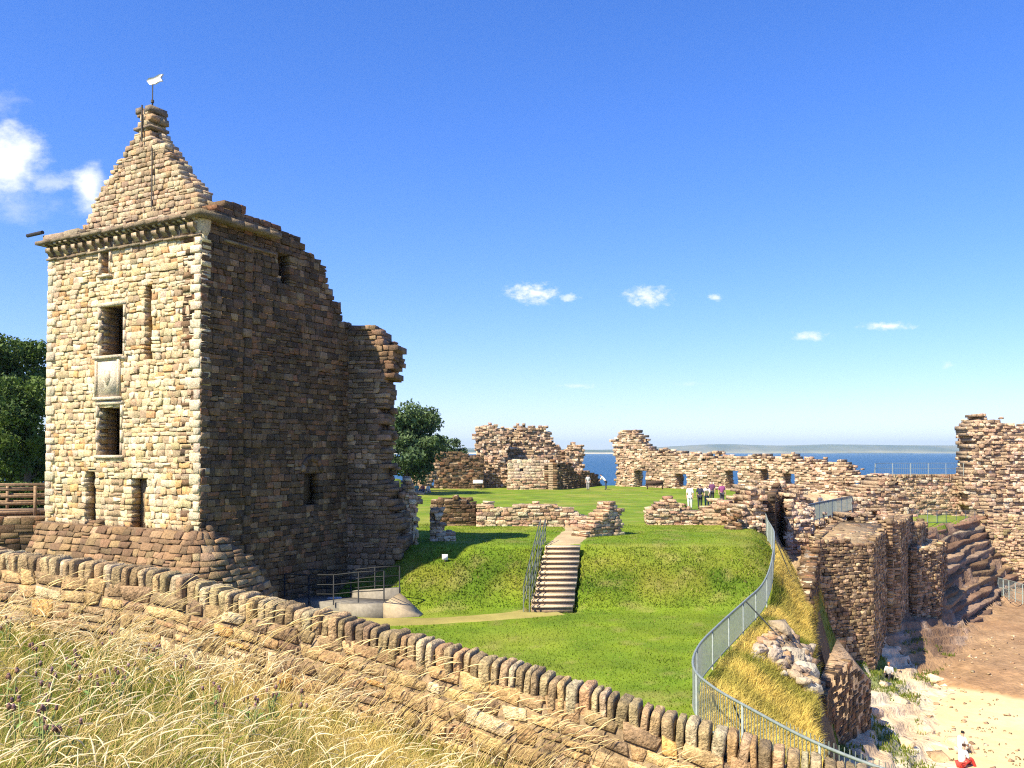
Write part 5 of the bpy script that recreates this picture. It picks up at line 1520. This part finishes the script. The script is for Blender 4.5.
# ------------------------------------------------------------------ light, sky, camera
AZ = np.array([-.74, -.67]); AZ /= np.hypot(*AZ); EL = R(49)
S3 = Vector((AZ[0] * math.cos(EL), AZ[1] * math.cos(EL), math.sin(EL)))
sl = bpy.data.lights.new('sun', 'SUN'); sl.energy = 5.0; sl.angle = R(.5); sl.color = (1, .885, .67)
so = bpy.data.objects.new('sun', sl); COL.objects.link(so); so.rotation_euler = (-S3).to_track_quat('-Z', 'Y').to_euler()
so.location = S3 * 60

w = bpy.data.worlds.new('World'); sc.world = w; w.use_nodes = True
nt = w.node_tree; N = nt.nodes; L = nt.links
bg = N['Background']; bg.inputs['Strength'].default_value = .069
sky = N.new('ShaderNodeTexSky'); sky.sky_type = 'NISHITA'; sky.sun_disc = False; sky.sun_elevation = EL
sky.sun_rotation = math.atan2(-AZ[0], AZ[1]) if False else math.atan2(AZ[0], AZ[1])
sky.air_density = 1.0; sky.dust_density = .2; sky.ozone_density = 3; sky.altitude = 20
hs = N.new('ShaderNodeHueSaturation'); hs.inputs['Saturation'].default_value = 1.2; hs.inputs['Value'].default_value = 1.0
tn = N.new('ShaderNodeMix'); tn.data_type = 'RGBA'; tn.blend_type = 'MULTIPLY'; tn.inputs['Factor'].default_value = 1; tn.inputs['B'].default_value = (1.42, 1.46, 2.05, 1)
gm = N.new('ShaderNodeGamma'); gm.inputs['Gamma'].default_value = .9; L.new(sky.outputs['Color'], gm.inputs['Color']); L.new(gm.outputs['Color'], tn.inputs['A']); L.new(tn.outputs['Result'], hs.inputs['Color'])
tc = N.new('ShaderNodeTexCoord'); sep = N.new('ShaderNodeSeparateXYZ'); L.new(tc.outputs['Generated'], sep.inputs['Vector'])
def mth(op, a, b=None, clamp=False):
    n = N.new('ShaderNodeMath'); n.operation = op; n.use_clamp = clamp
    for i, q in enumerate((a, b)):
        if q is None: continue
        if isinstance(q, (int, float)): n.inputs[i].default_value = q
        else: L.new(q, n.inputs[i])
    return n.outputs[0]
ysafe = mth('MAXIMUM', sep.outputs['Y'], .001)
cu = mth('DIVIDE', sep.outputs['X'], ysafe); cv = mth('DIVIDE', sep.outputs['Z'], ysafe)
cmb = N.new('ShaderNodeCombineXYZ'); L.new(cu, cmb.inputs[0]); L.new(mth('MULTIPLY', cv, 1.6), cmb.inputs[1])
def cnoise(scale, detail, rough=.6):
    n = N.new('ShaderNodeTexNoise'); n.inputs['Scale'].default_value = scale; n.inputs['Detail'].default_value = detail; n.inputs['Roughness'].default_value = rough
    L.new(cmb.outputs[0], n.inputs['Vector']); return mth('SUBTRACT', n.outputs['Fac'], .5)
n_big = cnoise(26, 7, .62); n_small = cnoise(70, 6, .65)
def cloud(px, py, rx, ry, nz, na, soft, dens):
    d = ray(px, py); u0, v0 = d[0] / d[1], d[2] / d[1]
    a = mth('DIVIDE', mth('SUBTRACT', cu, u0), rx / F); b = mth('DIVIDE', mth('SUBTRACT', cv, v0), ry / F)
    r = mth('SQRT', mth('ADD', mth('MULTIPLY', a, a), mth('MULTIPLY', b, b)))
    k = mth('DIVIDE', mth('SUBTRACT', mth('ADD', 1., mth('MULTIPLY', nz, na)), r), soft, True)
    k = mth('MULTIPLY', mth('MULTIPLY', k, k), mth('SUBTRACT', 3., mth('MULTIPLY', k, 2.)))
    return mth('MULTIPLY', k, dens)
cl = [cloud(4, 160, 52, 50, n_big, 1.2, .8, 1.), cloud(90, 188, 22, 30, n_big, 1.3, .85, 1.), cloud(50, 184, 34, 14, n_big, 2.5, 1., .45), cloud(0, 105, 30, 26, n_big, 3., 1.4, .25), cloud(20, 205, 60, 26, n_big, 2.5, 1.5, .35),
      cloud(533, 293, 31, 13, n_small, 2.3, 1.15, .95), cloud(568, 298, 12, 6, n_small, 3., 1., .6), cloud(648, 296, 27, 13, n_small, 2.3, 1.2, .95), cloud(716, 297, 9, 5, n_small, 2.5, 1., .7),
      cloud(810, 336, 22, 6, n_small, 2.2, 1.2, .9), cloud(888, 326, 34, 5, n_small, 2.2, 1.2, .95), cloud(577, 386, 34, 3, n_small, 3., 1.3, .45), cloud(947, 365, 8, 5, n_small, 2.6, 1.1, .4), cloud(690, 384, 26, 3, n_small, 3., 1.4, .2)]
tot = cl[0]
for c in cl[1:]: tot = mth('MAXIMUM', tot, c)
tot = mth('MULTIPLY', tot, mth('GREATER_THAN', sep.outputs['Y'], .01))
mx = N.new('ShaderNodeMix'); mx.data_type = 'RGBA'; mx.inputs['B'].default_value = (8.6, 8.8, 9.2, 1)
L.new(tot, mx.inputs['Factor']); L.new(hs.outputs['Color'], mx.inputs['A']); L.new(mx.outputs['Result'], bg.inputs['Color'])

cam = bpy.data.cameras.new('camera'); co = bpy.data.objects.new('camera', cam); COL.objects.link(co)
cam.sensor_width = 36; cam.lens = F * 36 / W_; cam.shift_y = SHIFT / W_; cam.clip_start = .05; cam.clip_end = 60000
co.location = (0, 0, 0); co.rotation_euler = (math.pi / 2 + PITCH, 0, 0)
sc.camera = co
for o in bpy.data.objects:
    if '_o' in o: del o['_o']
sc.view_settings.view_transform = 'Standard'; sc.view_settings.look = 'None'; sc.view_settings.exposure = 1.02; sc.view_settings.gamma = 1
sc.cycles.max_bounces = 6; sc.cycles.volume_bounces = 0; sc.cycles.use_denoising = False; sc.cycles.filter_width = 1.15; sc.cycles.sample_clamp_indirect = 4
